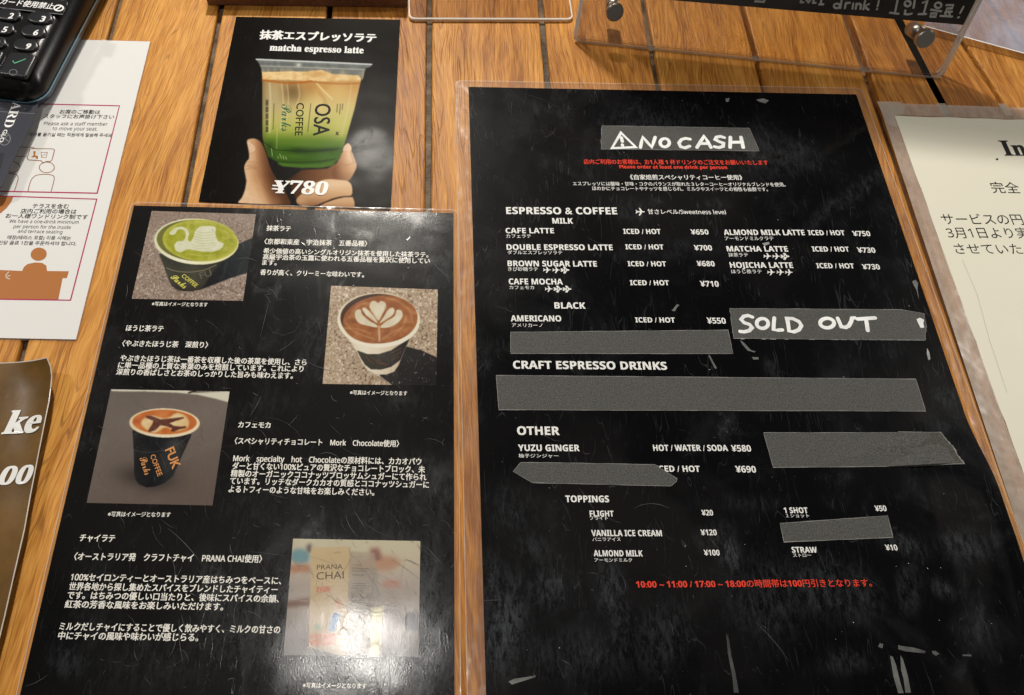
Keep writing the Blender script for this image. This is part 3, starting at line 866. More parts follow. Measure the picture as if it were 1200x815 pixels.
T5 = tape([(894.8, 507.2), (1102, 507.2), (1106, 514), (1114.8, 525.3), (1119, 536), (1125.5, 546.1), (906, 548)], jag=(2, 3, 4))
tape([(1052.7, 506), (1101.8, 507.6), (1105.6, 514), (1114.4, 525.3), (1118.6, 536), (1124.6, 545.9), (1075.9, 545.6), (1067, 533), (1054, 520)], mat='tape_dark', z=ZK + .0002, jag=(6, 7))
T6 = tape([(914.1, 613.6), (1040.4, 604.6), (1046.4, 630), (918.6, 635.5)])
f = xf(660, 0, .2333); A = 'c'
nc = [f([(290, 668), (365, 740), (245, 745)]) + ['c'], f([(292, 692), (297, 712)]), f([(297, 728), (298, 732)]),
      f([(388, 742), (393, 716), (400, 690), (422, 715), (445, 740), (454, 715), (462, 690)]),
      f(ell(510, 718, 23, 21, n=18)) + ['c'], f([(637, 700), (615, 696), (594, 702), (581, 720), (590, 738), (612, 744), (635, 735)]),
      f([(672, 742), (690, 712), (708, 685), (726, 712), (742, 742)]), f([(688, 722), (730, 722)]),
      f([(808, 692), (790, 686), (770, 690), (764, 702), (782, 712), (805, 720), (803, 736), (782, 743), (760, 738)]),
      f([(840, 690), (838, 742)]), f([(893, 690), (904, 742)]), f([(840, 716), (900, 715)])]
pix_strokes('hand_lettering', T0, nc, 3.9, M['paint'], ZK + .00006)
f = xf(830, 230, .2333)
so = [f([(222, 608), (200, 600), (178, 604), (165, 620), (180, 636), (208, 645), (220, 660), (206, 676), (180, 682), (160, 680)]),
      f(ell(272, 640, 29, 25, n=18)) + ['c'], f([(332, 612), (329, 640), (328, 672), (350, 674), (372, 672)]),
      f([(396, 614), (402, 648), (406, 678), (430, 682), (455, 672), (468, 650), (455, 630), (425, 616)]) + ['c'],
      f(ell(597, 638, 35, 24, n=20)) + ['c'], f([(650, 614), (660, 636), (668, 656), (690, 660), (706, 652), (718, 630), (722, 613), (736, 612)]),
      f([(750, 618), (838, 612)]), f([(792, 616), (797, 645), (801, 675)])]
pix_strokes('hand_lettering', T2, so, 4.3, M['paint'], ZK + .00006)
pix_poly('paint_dab', T2, [(1074, 374.5), (1078, 372.5), (1083, 375), (1082, 379), (1083, 384), (1079, 384.6), (1076, 379)], M['paint'], ZK + .00006)
g = Geo()
f = xf(830, 230, .2333)
for a, b in ((165, 180), (268, 288), (312, 338), (384, 400), (508, 532), (615, 650), (668, 694), (715, 760), (775, 795), (803, 850), (862, 882), (900, 925), (948, 970), (978, 1010), (1040, 1064)):
    ribbon(g, [P(x, y, ZK + .00002) for x, y in f([(a, 717.5 + (a-108)*.006), (b, 718 + (b-108)*.006)])], .00042)
g.obj('glue_residue', M['residue_glint'], T2)
# marks left on the laminate, and bright glints painted as pale patches
g = Geo(); zz = ZP + .00012
for pts in ([(1043, 768.6), (1046.5, 770), (1050, 779), (1055, 800), (1059, 812.5), (1052.5, 812.5), (1047, 793)], [(1055, 768), (1058, 772), (1061.5, 784), (1064.5, 795), (1067.5, 812), (1061, 812), (1059, 796), (1056, 786)],
            [(1052.5, 756), (1055, 757), (1070, 759), (1083, 762.5), (1085, 764), (1083, 765.8), (1070, 764.5), (1061, 763.5), (1052.6, 761)], [(1092, 763), (1096, 763), (1101, 766.5), (1097, 768.8), (1093, 766.5)],
            [(1128, 767.4), (1172, 766), (1181, 765), (1183, 762), (1184.6, 765), (1180, 769), (1150, 770), (1128, 769)],
            [(596, 799), (603, 795.6), (618, 793.4), (628, 791.5), (627.5, 793.8), (612, 798.6), (600, 802.5)], [(867, 398.4), (872, 402), (880, 410.5), (886, 412.3), (883.5, 413), (876, 411), (870, 404)],
            [(851, 742), (854, 749), (857, 768), (862, 790), (866, 812), (860, 812), (858, 792), (853, 766)], [(1029, 758), (1031, 754), (1035, 755), (1034, 760)],
            [(830, 416.5), (832, 417), (838, 428), (840, 431.5), (838, 432.6), (834, 425)], [(881, 418.6), (889, 419), (889, 421.4), (883, 421.6)], [(1086.5, 408), (1089, 413), (1090.5, 421), (1088, 422.5), (1086, 415)],
            [(1069, 330), (1073, 328), (1076, 332), (1075, 338), (1077, 352), (1074, 340), (1071, 335)], [(787, 364.5), (793, 357), (796, 357.5), (793, 361), (791, 365)],
            [(893, 285.5), (901, 283.6), (902, 286), (896, 288.4)], [(886, 117), (895, 115.7), (901, 118), (897, 121.5), (890, 119.5)], [(850, 116), (855, 115), (854, 119), (851, 120)]):
    Geo().poly([P(x, y, zz) for x, y in pts]).obj('dried_smear_glint', M['crease' if len(pts) == 8 and pts[0] == (851, 742) or pts[0] == (1128, 767.4) else 'residue_glint' if pts[0][1] < 130 or 280 < pts[0][1] < 290 or pts[0][0] > 1085 and pts[0][1] < 430 else 'residue'], main)
scuffs(main, mloc, MW, MH, 90, M['scuff'], .00013, 3, hot=(.06, -.33, .05))
g = Geo(); rnd = random.Random(5)
for i in range(70):                                           # dust and crumbs of tape glue
    u, v = rnd.uniform(.02, .98)*MW, -rnd.uniform(.01, .97)*MH; r_ = rnd.choice((.00008, .00010, .00014, .0002))
    g.poly([mloc(u + r_*math.cos(a)*rnd.uniform(.6, 1.3), v + r_*math.sin(a)) + Vector((0, 0, .00012)) for a in (0, 1.2, 2.4, 3.6, 4.9)])
o = g.obj('dust_specks', M['paint'], main); o['kind'] = 'stuff'

# ================================================================== left menu (A4, two columns of pictures)
LWd = .5234*.415; LHt = LWd*1.414
LTL = P(157, 241, ZP); LANG = .04166
left = root('laminated_menu', P(330, 540, 0), 'black description sheet with four drink photographs and white Japanese text', 'menu')
pg, lloc = sheet('sheet', left, LTL, LANG, LWd, LHt, ZP, M['black_left'], zf=lambda u, v: 0.0, nx=110, ny=156)
smear_sheen(pg, LEFT_SMEARS_SHEEN)
ring('laminate_margin', left, lloc, LWd, LHt, .0018, .0028, .0030, .004, M['film_clear'], dz=.00002)
ZL = ZP + .0001
def lt(s, a, h, bold=.024, name='description_line', mat=None): return text(name, left, thin(s), *a, h, mat or M['cream_ink'], ZL, bold)
for s, a, h in (('抹茶ラテ', (312, 270.8, 340.6, 271.7), 6.4), ('ほうじ茶ラテ', (147, 388.2, 191, 389.2), 7.2), ('カフェモカ', (278.7, 501.6, 316.7, 502.3), 7.4), ('チャイラテ', (92.5, 634.9, 133.9, 635.7), 8.8)):
    lt(s, a, h, .028, 'drink_name')
for s, a, h in (('〈京都和束産　宇治抹茶　五番品種〉', (309.4, 286.5, 430.2, 289.2), 6.6), ('〈やぶきたほうじ茶　深煎り〉', (142.5, 406.2, 243.3, 408.2), 7.2),
                ('〈スペシャリティチョコレート　Mork　Chocolate使用〉', (274.5, 520.8, 467.7, 524.2), 7.8), ('〈オーストラリア発　クラフトチャイ　PRANA CHAI使用〉', (86, 656.8, 306.7, 659.9), 9)):
    lt(s, a, h, .024, 'drink_origin')
for s, a, h in (
    ('希少価値の高いシングルオリジン抹茶を使用した抹茶ラテ。', (308.3, 297.4, 502, 302.2), 6.4), ('高級宇治茶の玉露に使われる五番品種を贅沢に使用してい', (307.7, 304.4, 503.8, 309.4), 6.4),
    ('ます。', (306.9, 311, 324, 311.4), 6.4), ('香りが高く、クリーミーな味わいです。', (304.6, 322.6, 426.5, 325.6), 6.6),
    ('やぶきたほうじ茶は一番茶を収穫した後の茶葉を使用し、さら', (140.2, 423.6, 359, 428.6), 7.4), ('に単一品種の上質な茶葉のみを焙煎しています。これにより', (137.7, 431.8, 355.4, 436.4), 7.4),
    ('深煎りの香ばしさとお茶のしっかりした旨みも味わえます。', (135.6, 439.6, 343, 444.4), 7.4),
    ('Mork　specialty　hot　Chocolateの原材料には、カカオパウ', (272.8, 541.4, 493.8, 545.4), 8.2), ('ダーと甘くない100%ピュアの贅沢なチョコレートブロック、未', (271.7, 550.4, 498, 554.6), 8.2),
    ('精製のオーガニックココナッツブロッサムシュガーにて作られ', (270, 559.2, 499.6, 563.6), 8.2), ('ています。リッチなダークカカオの質感とココナッツシュガーに', (268.9, 567.9, 502.6, 572.6), 8.2),
    ('よるトフィーのような甘味をお楽しみください。', (267.5, 577.5, 438.5, 581.4), 8.2),
    ('100%セイロンティーとオーストラリア産はちみつをベースに、', (82, 681, 329.3, 685.4), 9), ('世界各地から探し集めたスパイスをブレンドしたチャイティー', (80, 691.9, 325, 695.9), 9),
    ('です。はちみつの優しい口当たりと、後味にスパイスの余韻、', (77.9, 702.2, 326.7, 706.6), 9), ('紅茶の芳香な風味をお楽しみいただけます。', (75.2, 712.8, 261.3, 715.9), 9),
    ('ミルクだしチャイにすることで優しく飲みやすく、ミルクの甘さの', (68.8, 739, 328, 743), 9.4), ('中にチャイの風味や味わいが感じらる。', (67.2, 749.8, 232, 752), 9.4)):
    lt(s, a, h)
for a, h in (((177.6, 358.7, 242.9, 359.7), 4.8), ((410, 462.9, 477.2, 463.9), 5.2), ((126, 605.6, 199.5, 606.4), 5.8), ((354.6, 806.5, 429.2, 807.4), 6.2)):
    lt('※写真はイメージとなります', a, h, .018, 'photo_caption')
Z1 = ZP + LAY
def picture(quad, label, ss=3, div=2.2):
    pc = Picture(quad, ss); pc.label = label; return pc
def finish(pc, div=2.2):
    o = pc.sheet('drink_photo', left, M['print'], Z1, div); o['label'] = pc.label; return o
def gravel(pc, dark, mid, light, gs, seed, bright=0.0):
    g_ = vnoise(pc.X, pc.Y, gs, seed)*.55 + vnoise(pc.X, pc.Y, gs*.55, seed+1)*.45
    g_ = np.clip((g_ - .5)*1.5 + .5, 0, 1)
    g_ = np.clip(g_ + (vnoise(pc.X, pc.Y, gs*9, seed+2) - .5)*.22, 0, 1)
    pc.C = pc.lerp(g_, dark, mid, mid, light)
    sp = np.clip((vnoise(pc.X, pc.Y, gs*.8, seed+3) - .86)*9, 0, 1); pc.put(sp*.75, (246, 240, 228))
def cat(f, pts, k=5, closed=False): return f([(q[0], q[1]) for q in smooth_line(pts, k, closed)])

# ---- matcha latte
f = xf(120, 230, .18405)
pc = picture([(177.9, 247.4), (300, 251.3), (284.7, 352.8), (154.4, 350.3)], 'printed photo of green matcha latte with a swan in its foam')
gravel(pc, (104, 86, 74), (158, 138, 124), (206, 190, 176), 1.6, 3)
top = np.clip((300 - pc.Y)/50, 0, 1); pc.put(top*.5, (152, 134, 120))
sh = pc.mask(f([(760, 380), (868, 303), (962, 264), (970, 260), (945, 390), (930, 486), (800, 528), (655, 585), (610, 600), (560, 560)]), .5)
pc.put(sh*.97, pc.lerp((pc.X - 235)/60, (10, 14, 15), (9, 19, 24), (20, 30, 32)))
m = pc.mask(f([(360, 370), (385, 430), (420, 530), (440, 572), (475, 596), (520, 607), (570, 606), (610, 596), (640, 580), (700, 490), (760, 425), (815, 370), (600, 330)]), .4)
pc.put(m, pc.lerp((pc.X - 186)/82, (78, 76, 66), (62, 61, 52), (74, 71, 58), (52, 47, 36), (30, 26, 20)))
pc.put(m*np.clip((318 - pc.Y)/14, 0, 1)*.6, (46, 49, 42))
pc.put(m*np.clip((pc.Y - 331)/10, 0, 1)*.6, (34, 28, 24))
pc.put(pc.line(cat(f, [(408, 458), (470, 478), (560, 484), (650, 470), (725, 438)]), .9)*.8, (150, 146, 112))
rim = f(ell(598, 290, 269, 146, 3, 60))
pc.put(pc.mask(rim, .35), pc.lerp((pc.X - 182)/96, (232, 232, 196), (252, 250, 222), (246, 244, 200), (240, 236, 180)))
pc.put(pc.mask(f(ell(598, 283, 253, 131, 3, 60)), .4), pc.lerp((pc.X - 183)/92, (124, 124, 62), (96, 100, 40), (160, 160, 70), (214, 208, 120)))
lq = pc.mask(f(ell(623, 283, 240, 131, 3, 60)), .6)
sw_ = vnoise(pc.X + 3*vnoise(pc.X, pc.Y, 9, 4), pc.Y, 5, 6, 3)
pc.put(lq, pc.lerp(sw_, (142, 146, 22), (162, 166, 38), (178, 180, 62), (196, 194, 92)))
edge_ = lq*(1 - pc.mask(f(ell(623, 283, 222, 118, 3, 60)), 1.2)); pc.put(edge_*.5, (206, 202, 92))
for q in ([(400, 300), (420, 350), (480, 385), (560, 400)], [(560, 370), (640, 380), (720, 372)], [(560, 175), (640, 165), (720, 182)], [(745, 215), (790, 235), (800, 270), (760, 262)], [(470, 180), (440, 215)]):
    pc.put(pc.line(cat(f, q), .9, .8)*lq*.55, (218, 214, 132))
sw = [(425, 238), (440, 220), (470, 200), (510, 196), (540, 212), (552, 240), (545, 275), (560, 290), (580, 260), (590, 225), (620, 195), (660, 190), (705, 192), (722, 205), (720, 240), (735, 285), (770, 300), (760, 330), (720, 350), (660, 357), (600, 348), (540, 340), (500, 358), (468, 348), (458, 315), (475, 290), (515, 285), (530, 255), (525, 225), (505, 212), (480, 215), (465, 240), (445, 248)]
sm_ = pc.mask(cat(f, sw, 4, True), .45)
pc.put(sm_*.97, pc.lerp(vnoise(pc.X, pc.Y, 8, 2), (214, 217, 180), (232, 233, 208), (226, 228, 198)))
for k in range(8):
    y = 222 + k*17; x0 = 592 - k*2 if k < 5 else 565 + (k-4)*4
    pc.put(pc.line(cat(f, [(x0, y), (x0 + 50, y + 13), (x0 + 120, y + 6)]), .45, .5)*sm_*.75, (178, 182, 110))
ph = finish(pc)
for t_, a, b, h, bo in (('COFFEE', (500, 512), (592, 582), 5, .02), ('𝓟𝓪𝓻𝓴𝓼', (432, 520), (520, 592), 7, .02), ('FU', (628, 530), (700, 505), 8, .01)):
    text('cup_lettering', ph, t_, *f([a])[0], *f([b])[0], h, M['cup_band'] if t_ == 'FU' else M['yellow_ink'], Z1 + LAY, bo)

# ---- hojicha latte
f = xf(360, 320, .1963)
pc = picture([(388, 335), (513, 339.6), (511.2, 452.2), (378, 450)], 'printed photo of brown hojicha latte with a leaf in its foam')
gravel(pc, (104, 82, 62), (182, 160, 134), (236, 224, 204), 2.0, 9)
dg = np.clip((pc.Y - 375)/70, 0, 1)*np.clip((430 - pc.X)/40, 0, 1); pc.put(dg*.28, (222, 204, 178))
sh = pc.mask(f([(590, 440), (680, 462), (780, 507), (780, 690), (520, 680), (430, 610), (540, 560)]), .45)
spk = np.clip((vnoise(pc.X, pc.Y, 1.6, 12) - .80)*7, 0, 1)
pc.put(sh*.96, pc.lerp(spk, (16, 15, 16), (22, 20, 21), (128, 120, 116)))
body = f([(215, 345), (290, 460), (330, 540), (365, 582), (410, 605), (470, 608), (520, 590), (545, 550), (590, 440), (650, 345), (430, 330)])
m = pc.mask(body, .4)
pc.put(m, pc.lerp((pc.X - 402)/84, (236, 226, 200), (240, 232, 212), (222, 206, 180), (186, 160, 134)))
bd = pc.mask(f([(296, 462), (360, 485), (430, 484), (500, 463), (570, 418), (618, 380), (590, 440), (556, 520), (500, 562), (440, 578), (380, 576), (345, 550), (320, 510)]), .35)
pc.put(bd, pc.lerp((pc.X - 418)/62, (64, 62, 52), (54, 50, 42), (44, 38, 34), (30, 24, 24)))
for q in ([(365, 520), (400, 545)], [(385, 505), (440, 545)], [(420, 515), (470, 555)], [(500, 480), (560, 450)], [(515, 500), (560, 470)], [(440, 540), (480, 545)], [(350, 500), (362, 512)], [(505, 520), (545, 500)]):
    pc.put(pc.line(f(q), 1.1, .6)*bd*.7, (112, 74, 52))
pc.put(pc.mask(f(ell(427, 282, 247, 164, 1, 60)), .35), pc.lerp((pc.Y - 343)/62, (226, 216, 186), (240, 232, 208), (246, 240, 222)))
pc.put(pc.mask(f(ell(428, 272, 230, 147, 1, 60)), .4), pc.lerp((pc.X - 398)/94, (74, 42, 20), (52, 28, 16), (110, 62, 30), (190, 140, 92)))
lq = pc.mask(f(ell(436, 279, 224, 142, -7, 60)), .5)
sw_ = vnoise(pc.X + 6*vnoise(pc.X, pc.Y, 14, 5), pc.Y*1.8, 9, 7, 3)
pc.put(lq, pc.lerp(sw_, (124, 66, 26), (150, 86, 40), (168, 102, 52), (196, 140, 88)))
for q in ([(232, 300), (270, 345), (330, 372), (400, 395)], [(250, 270), (300, 200), (350, 180)], [(470, 150), (540, 170), (610, 225), (628, 290)], [(560, 330), (500, 360), (450, 395)], [(225, 330), (300, 335), (380, 362)], [(590, 260), (570, 320), (520, 370)]):
    pc.put(pc.line(cat(f, q), 1.3, 1.2)*lq*.55, (214, 166, 116))
for q in ([(425, 285), (395, 245), (372, 205), (380, 175), (402, 167), (424, 180), (440, 168), (465, 178), (470, 205), (450, 245)],
          [(420, 300), (380, 275), (345, 245), (328, 215), (345, 208), (372, 230), (400, 260)], [(432, 300), (455, 265), (480, 225), (505, 208), (522, 222), (510, 252), (470, 280)],
          [(418, 325), (370, 318), (310, 300), (285, 262), (290, 225), (318, 220), (330, 250), (370, 285), (410, 308)], [(436, 325), (470, 290), (520, 260), (535, 222), (562, 225), (570, 255), (545, 295), (490, 325)]):
    pc.put(pc.mask(cat(f, q, 5, True), .45)*.97, pc.lerp(vnoise(pc.X, pc.Y, 6, 8), (220, 210, 180), (238, 232, 210)))
pc.put(pc.line(f([(428, 318), (430, 365), (432, 405)]), 1.8, .8)*.8, (226, 200, 160))
finish(pc)

# ---- mocha
f = xf(90, 450, .20856)
pc = picture([(130, 456.5), (269, 459), (249, 592.6), (101.5, 589.5)], 'printed photo of cafe mocha topped with a cocoa aeroplane')
fn_ = vnoise(pc.X, pc.Y, .9, 1)
pc.C = pc.lerp((pc.Y - 456)/136 + (fn_ - .5)*.25 + (pc.X - 180)/500, (112, 102, 94), (122, 110, 102), (112, 100, 92), (104, 90, 82))
pc.put(pc.blob(150, 520, 46, 30)*.25, (92, 84, 78))
pc.put(pc.mask(f([(190, 26), (620, 36), (660, 52), (870, 40), (852, 104), (780, 84), (680, 62), (560, 50), (400, 44), (196, 42)]), .6), (222, 218, 198))
pc.put(pc.line(f([(628, 52), (668, 40)]), 1.6, .5)*.9, (24, 22, 20))
pc.put(pc.blob(172, 560, 32, 12, 8)*.75, (40, 34, 32)); pc.put(pc.blob(190, 558, 26, 14, -30)*.45, (60, 52, 48))
m = pc.mask(f([(313, 262), (320, 380), (322, 500), (330, 540), (350, 565), (390, 582), (440, 578), (490, 560), (540, 520), (580, 430), (645, 285), (500, 250)]), .4)
pc.put(m, pc.lerp((pc.X - 155)/68, (30, 30, 32), (14, 15, 18), (22, 24, 28), (42, 44, 46), (20, 20, 22)))
pc.put(m*pc.blob(203, 524, 9, 15, 25)*.45, (86, 84, 80)); pc.put(m*np.clip((518 - pc.Y)/10, 0, 1)*.5, (12, 12, 14))
pc.put(pc.line(cat(f, [(322, 372), (370, 384), (440, 382), (520, 362), (590, 325), (632, 290)]), .5, .4)*.7, (104, 106, 108))
pc.put(pc.mask(f(ell(493, 220, 198, 82, 1, 60)), .35), pc.lerp((pc.X - 152)/82, (232, 212, 172), (250, 236, 206), (246, 226, 186)))
lq = pc.mask(f(ell(493, 215, 181, 70, 1, 60)), .5)
pc.put(lq, pc.lerp(vnoise(pc.X, pc.Y, 8, 3, 2), (186, 92, 38), (206, 114, 52), (220, 142, 78)))
fm = pc.mask(cat(f, [(370, 200), (420, 178), (500, 195), (560, 165), (610, 180), (630, 215), (620, 245), (560, 265), (500, 245), (440, 275), (390, 255), (362, 225)], 4, True), .9)
pc.put(fm*.95, pc.lerp(vnoise(pc.X, pc.Y, 5, 4, 2), (228, 190, 130), (238, 214, 162), (244, 226, 180)))
pl_ = pc.mask(f([(385, 178), (420, 180), (470, 200), (530, 195), (600, 186), (604, 194), (560, 208), (520, 222), (545, 236), (580, 240), (615, 238), (612, 250), (575, 256), (545, 270), (528, 266), (535, 250), (500, 238), (470, 232), (440, 262), (405, 272), (400, 262), (425, 225), (430, 208), (390, 192)]), .5)
pc.put(pl_*.95, pc.lerp(vnoise(pc.X, pc.Y, 3, 5), (84, 40, 32), (112, 62, 48)))
for q in ([(468, 395), (478, 412), (500, 470)], [(585, 340), (600, 362)], [(600, 330), (612, 350)]):
    pc.put(pc.line(f(q), .5, .4)*.5, (170, 110, 60))
ph = finish(pc)
for s_, a, b, h, bo in (('FUK', (496, 372), (538, 482), 11, .02), ('COFFEE', (412, 405), (456, 522), 6, .01), ('𝓟𝓪𝓻𝓴𝓼', (352, 420), (384, 516), 8.5, .005)):
    text('cup_lettering', ph, s_, *f([a])[0], *f([b])[0], h, M['orange_ink'], Z1 + LAY, bo)

# ---- chai packet
M['packet_ink'] = lam('packet_ink', (.10, .08, .06), .4)
f = xf(300, 600, .2637)
pc = picture([(343.5, 631.5), (492.6, 634.3), (490.5, 770), (332, 768)], 'printed photo of a tall chai packet, half lost in lamp glare', 3)
pc.C = pc.lerp((pc.Y - 631)/139, (206, 198, 168), (200, 188, 166), (172, 160, 150), (166, 156, 146), (138, 130, 126), (112, 108, 108))  # print colours paled to hold the lamp haze over the packet
for q, c, sg in (([(150, 190), (175, 165), (215, 165), (240, 190), (230, 225), (190, 235), (160, 215)], (92, 142, 158), 2.2), ([(420, 240), (520, 195), (620, 200), (650, 230), (600, 262), (430, 265)], (180, 130, 100), 3),
                 ([(150, 235), (240, 235), (240, 265), (150, 275)], (176, 112, 78), 2.5), ([(130, 400), (240, 385), (240, 420), (130, 425)], (104, 64, 50), 2.4), ([(505, 165), (545, 160), (560, 210), (515, 215)], (130, 76, 70), 2.4),
                 ([(650, 460), (720, 440), (725, 530), (670, 530)], (84, 84, 92), 2.4), ([(225, 150), (245, 140), (245, 180), (228, 180)], (64, 52, 54), 1.8), ([(560, 310), (640, 305), (640, 330), (560, 335)], (186, 120, 96), 3),
                 ([(440, 260), (540, 255), (545, 400), (440, 400)], (150, 142, 134), 2), ([(560, 420), (660, 410), (650, 520), (560, 560)], (116, 106, 100), 4)):
    pc.put(pc.mask(f(q), sg)*.8, c)
pc.put(pc.mask(f([(418, 175), (528, 182), (548, 400), (530, 640), (400, 640), (415, 300)]), .9)*.75, pc.lerp((pc.Y - 645)/120, (172, 158, 136), (150, 140, 130), (140, 134, 128)))
pk = pc.mask(f([(247, 158), (418, 155), (410, 400), (395, 645), (235, 600), (240, 380)]), .6)
pc.put(pk*.97, pc.lerp((pc.Y - 640)/125 + (pc.X - 380)/200, (206, 182, 138), (200, 176, 136), (190, 168, 138), (180, 162, 140)))
pc.put(pc.mask(f([(515, 430), (565, 420), (550, 640), (505, 640)]), 1.0)*.8, (206, 196, 140))
pc.put(pc.line(f([(418, 158), (410, 400), (396, 640)]), .8, .8)*.35, (120, 104, 84))
pc.put(pc.mask(cat(f, [(345, 452), (365, 450), (372, 470), (358, 505), (350, 530), (325, 528), (325, 500), (335, 470)], 3, True), .6)*.9, (54, 104, 160))
pc.put(pc.mask(cat(f, [(265, 500), (285, 495), (288, 520), (262, 522)], 3, True), .8)*.6, (120, 160, 140))
for q, al in (([(268, 335), (330, 330), (330, 355), (268, 358)], .55), ([(240, 545), (355, 540), (350, 590), (238, 598)], .6), ([(350, 400), (375, 390), (380, 415), (360, 425)], .4)):
    mm = pc.mask(f(q), .9); pc.put(mm*al*(.5 + .8*vnoise(pc.X, pc.Y, 2, 3)), (204, 92, 62))
for y in (250, 262, 280, 318, 328, 338, 380, 392, 405): pc.put(pc.line(f([(428, y), (480 + (y % 7)*4, y + 2)]), .8, .6)*.5, (90, 84, 80))
ph = finish(pc)
text('packet_lettering', ph, 'PRANA', *f([(270, 257)])[0], *f([(385, 254)])[0], 5.6, M['packet_ink'], Z1 + LAY, .0)
text('packet_lettering', ph, 'CHAI', *f([(268, 302)])[0], *f([(390, 296)])[0], 8.6, M['packet_ink'], Z1 + LAY, .0)
scuffs(left, lloc, LWd, LHt, 520, M['scuff'], .00045, 11, hot=(.150, -.262, .045))

# ================================================================== matcha espresso poster
PTL = P(276.8, 19.8, .0009)
poster = root('poster', P(350, 140, 0), 'small black poster of a hand holding a matcha espresso latte', 'poster')
pq = [(276.8, 19.8), (468.8, 23.3), (457.7, 246), (232.8, 236)]
Geo().slab([P(x, y, .0009) for x, y in pq][::-1], .0005).obj('sheet', M['black_poster'], poster)
ZQ = .00094
M['ink_dark'] = lam('dark_ink', (.014, .014, .012), .1, .8, coat=.010, crough=.75, spec=.01)
M['ink_green'] = lam('green_ink', (.02, .11, .06), .1, .8, coat=.010, crough=.75, spec=.01)
fd = xf(280, 110, .1718); fc = xf(290, 20, .15952)
pc = Picture([pq[0], pq[1], pq[2], pq[3]], 3)
X, Y = pc.X, pc.Y
pc.C = pc.lerp((X - 230)/240 + (Y - 20)/900, (20, 18, 16), (22, 20, 18), (30, 28, 26), (34, 32, 30))
pc.put(np.clip((45 - Y)/30, 0, 1)*np.clip((X-300)/120, 0, 1)*.3, (66, 60, 54))  # paler top right, partly a reflection painted into the print
# hand: far fingers in the cup's shade, then the lit ones
m = pc.mask(fd([(330, 590), (430, 520), (600, 512), (672, 470), (708, 400), (700, 600), (560, 640), (420, 765), (390, 720)]), .6)
pc.put(m, pc.lerp((X - 335)/65, (58, 34, 20), (112, 72, 44), (150, 104, 68)))
m = pc.mask(cat(fd, [(690, 420), (708, 395), (718, 358), (745, 338), (766, 362), (768, 392), (792, 450), (804, 490), (790, 532), (750, 592), (700, 600), (640, 570), (640, 520), (670, 475)], 4, True), .5)
pc.put(m, pc.lerp((X - 388)/32 + (180 - Y)/160, (128, 84, 54), (186, 138, 98), (214, 170, 128), (206, 160, 118)))
pc.put(m*pc.blob(409, 178, 5, 8)*.6, (236, 200, 160)); pc.put(m*np.clip((Y - 200)/12, 0, 1)*.55, (126, 84, 54))
pc.put(pc.mask(cat(fd, [(706, 388), (716, 360), (745, 341), (764, 360), (765, 386), (735, 390)], 4, True), .5)*.75, (232, 200, 172))
pc.put(pc.line(cat(fd, [(700, 478), (740, 488), (788, 468)]), .8, .8)*.35, (140, 96, 64)); pc.put(pc.line(cat(fd, [(762, 395), (772, 440), (785, 470)]), .8, .8)*.4, (110, 74, 48))
m = pc.mask(cat(fd, [(392, 722), (420, 690), (470, 650), (530, 605), (600, 585), (680, 588), (748, 600), (772, 640), (766, 695), (700, 702), (640, 715), (580, 740), (520, 762), (440, 768), (400, 750)], 4, True), .5)
pc.put(m, pc.lerp((Y - 210)/30 - (X - 350)/420, (226, 190, 150), (222, 182, 140), (198, 154, 112), (150, 104, 70)))
pc.put(m*pc.blob(392, 216, 16, 5, -4)*.5, (242, 214, 180)); pc.put(m*pc.blob(352, 236, 8, 5)*.35, (238, 206, 170))
m = pc.mask(fd([(530, 780), (590, 744), (650, 722), (720, 706), (775, 705), (788, 735), (792, 790)]), .5)
pc.put(m, pc.lerp((Y - 231)/14, (222, 180, 140), (206, 162, 120), (170, 124, 86)))
pc.put(pc.line(cat(fd, [(430, 770), (520, 766), (600, 737), (700, 704), (770, 700)]), 1.0, .9)*.75, (92, 56, 34))
m = pc.mask(cat(fd, [(55, 322), (80, 308), (112, 308), (148, 330), (172, 375), (190, 425), (212, 500), (250, 572), (300, 640), (330, 700), (343, 762), (150, 760), (0, 750), (20, 710), (40, 660), (50, 600), (44, 555), (36, 505), (50, 465), (70, 440), (66, 380)], 3, True), .5)
u = (X - 280 - (Y - 165)*.05)/40 - np.clip((Y-205)/120, 0, .4)
pc.put(m, pc.lerp(u*1.1, (232, 196, 158), (224, 184, 142), (200, 154, 112), (146, 100, 66), (96, 62, 40)))
pc.put(m*pc.blob(296, 232, 18, 7, 20)*.4, (238, 206, 168)); pc.put(m*pc.blob(325, 236, 8, 8)*.35, (206, 160, 120)); pc.put(m*pc.blob(294, 185, 6, 12)*.35, (240, 208, 172))
for q in ([(44, 470), (90, 462), (125, 476)], [(40, 520), (85, 505), (110, 512)], [(48, 495), (80, 488)], [(160, 620), (230, 690), (320, 735)]):
    pc.put(pc.line(cat(fd, q), .7, .8)*m*.35, (128, 84, 54))
pc.put(pc.mask(cat(fd, [(58, 325), (80, 332), (108, 358), (112, 385), (88, 402), (68, 385)], 4, True), .6)*.7, (236, 206, 176))
pc.put(pc.line(cat(fd, [(80, 330), (110, 358), (113, 388), (90, 404)]), .6, .6)*.4, (150, 104, 72))
pc.put(m*vnoise(X, Y, 1.3, 4)*.14, (150, 100, 70))
pc.put(m*np.clip((u - .45)*1.6, 0, 1)*.55, (74, 44, 26)); pc.put(m*pc.blob(303, 205, 6, 9, 15)*.3, (176, 128, 88)); pc.put(m*pc.blob(300, 196, 7, 3)*.3, (170, 118, 80))
for k in range(7): pc.put(pc.line([(288.5 + k*.4, 191 + k*1.5), (294 + k, 190.2 + k*1.5), (299 + k*.6, 192 + k*1.5)], .35, .4)*m*.22, (120, 78, 50))
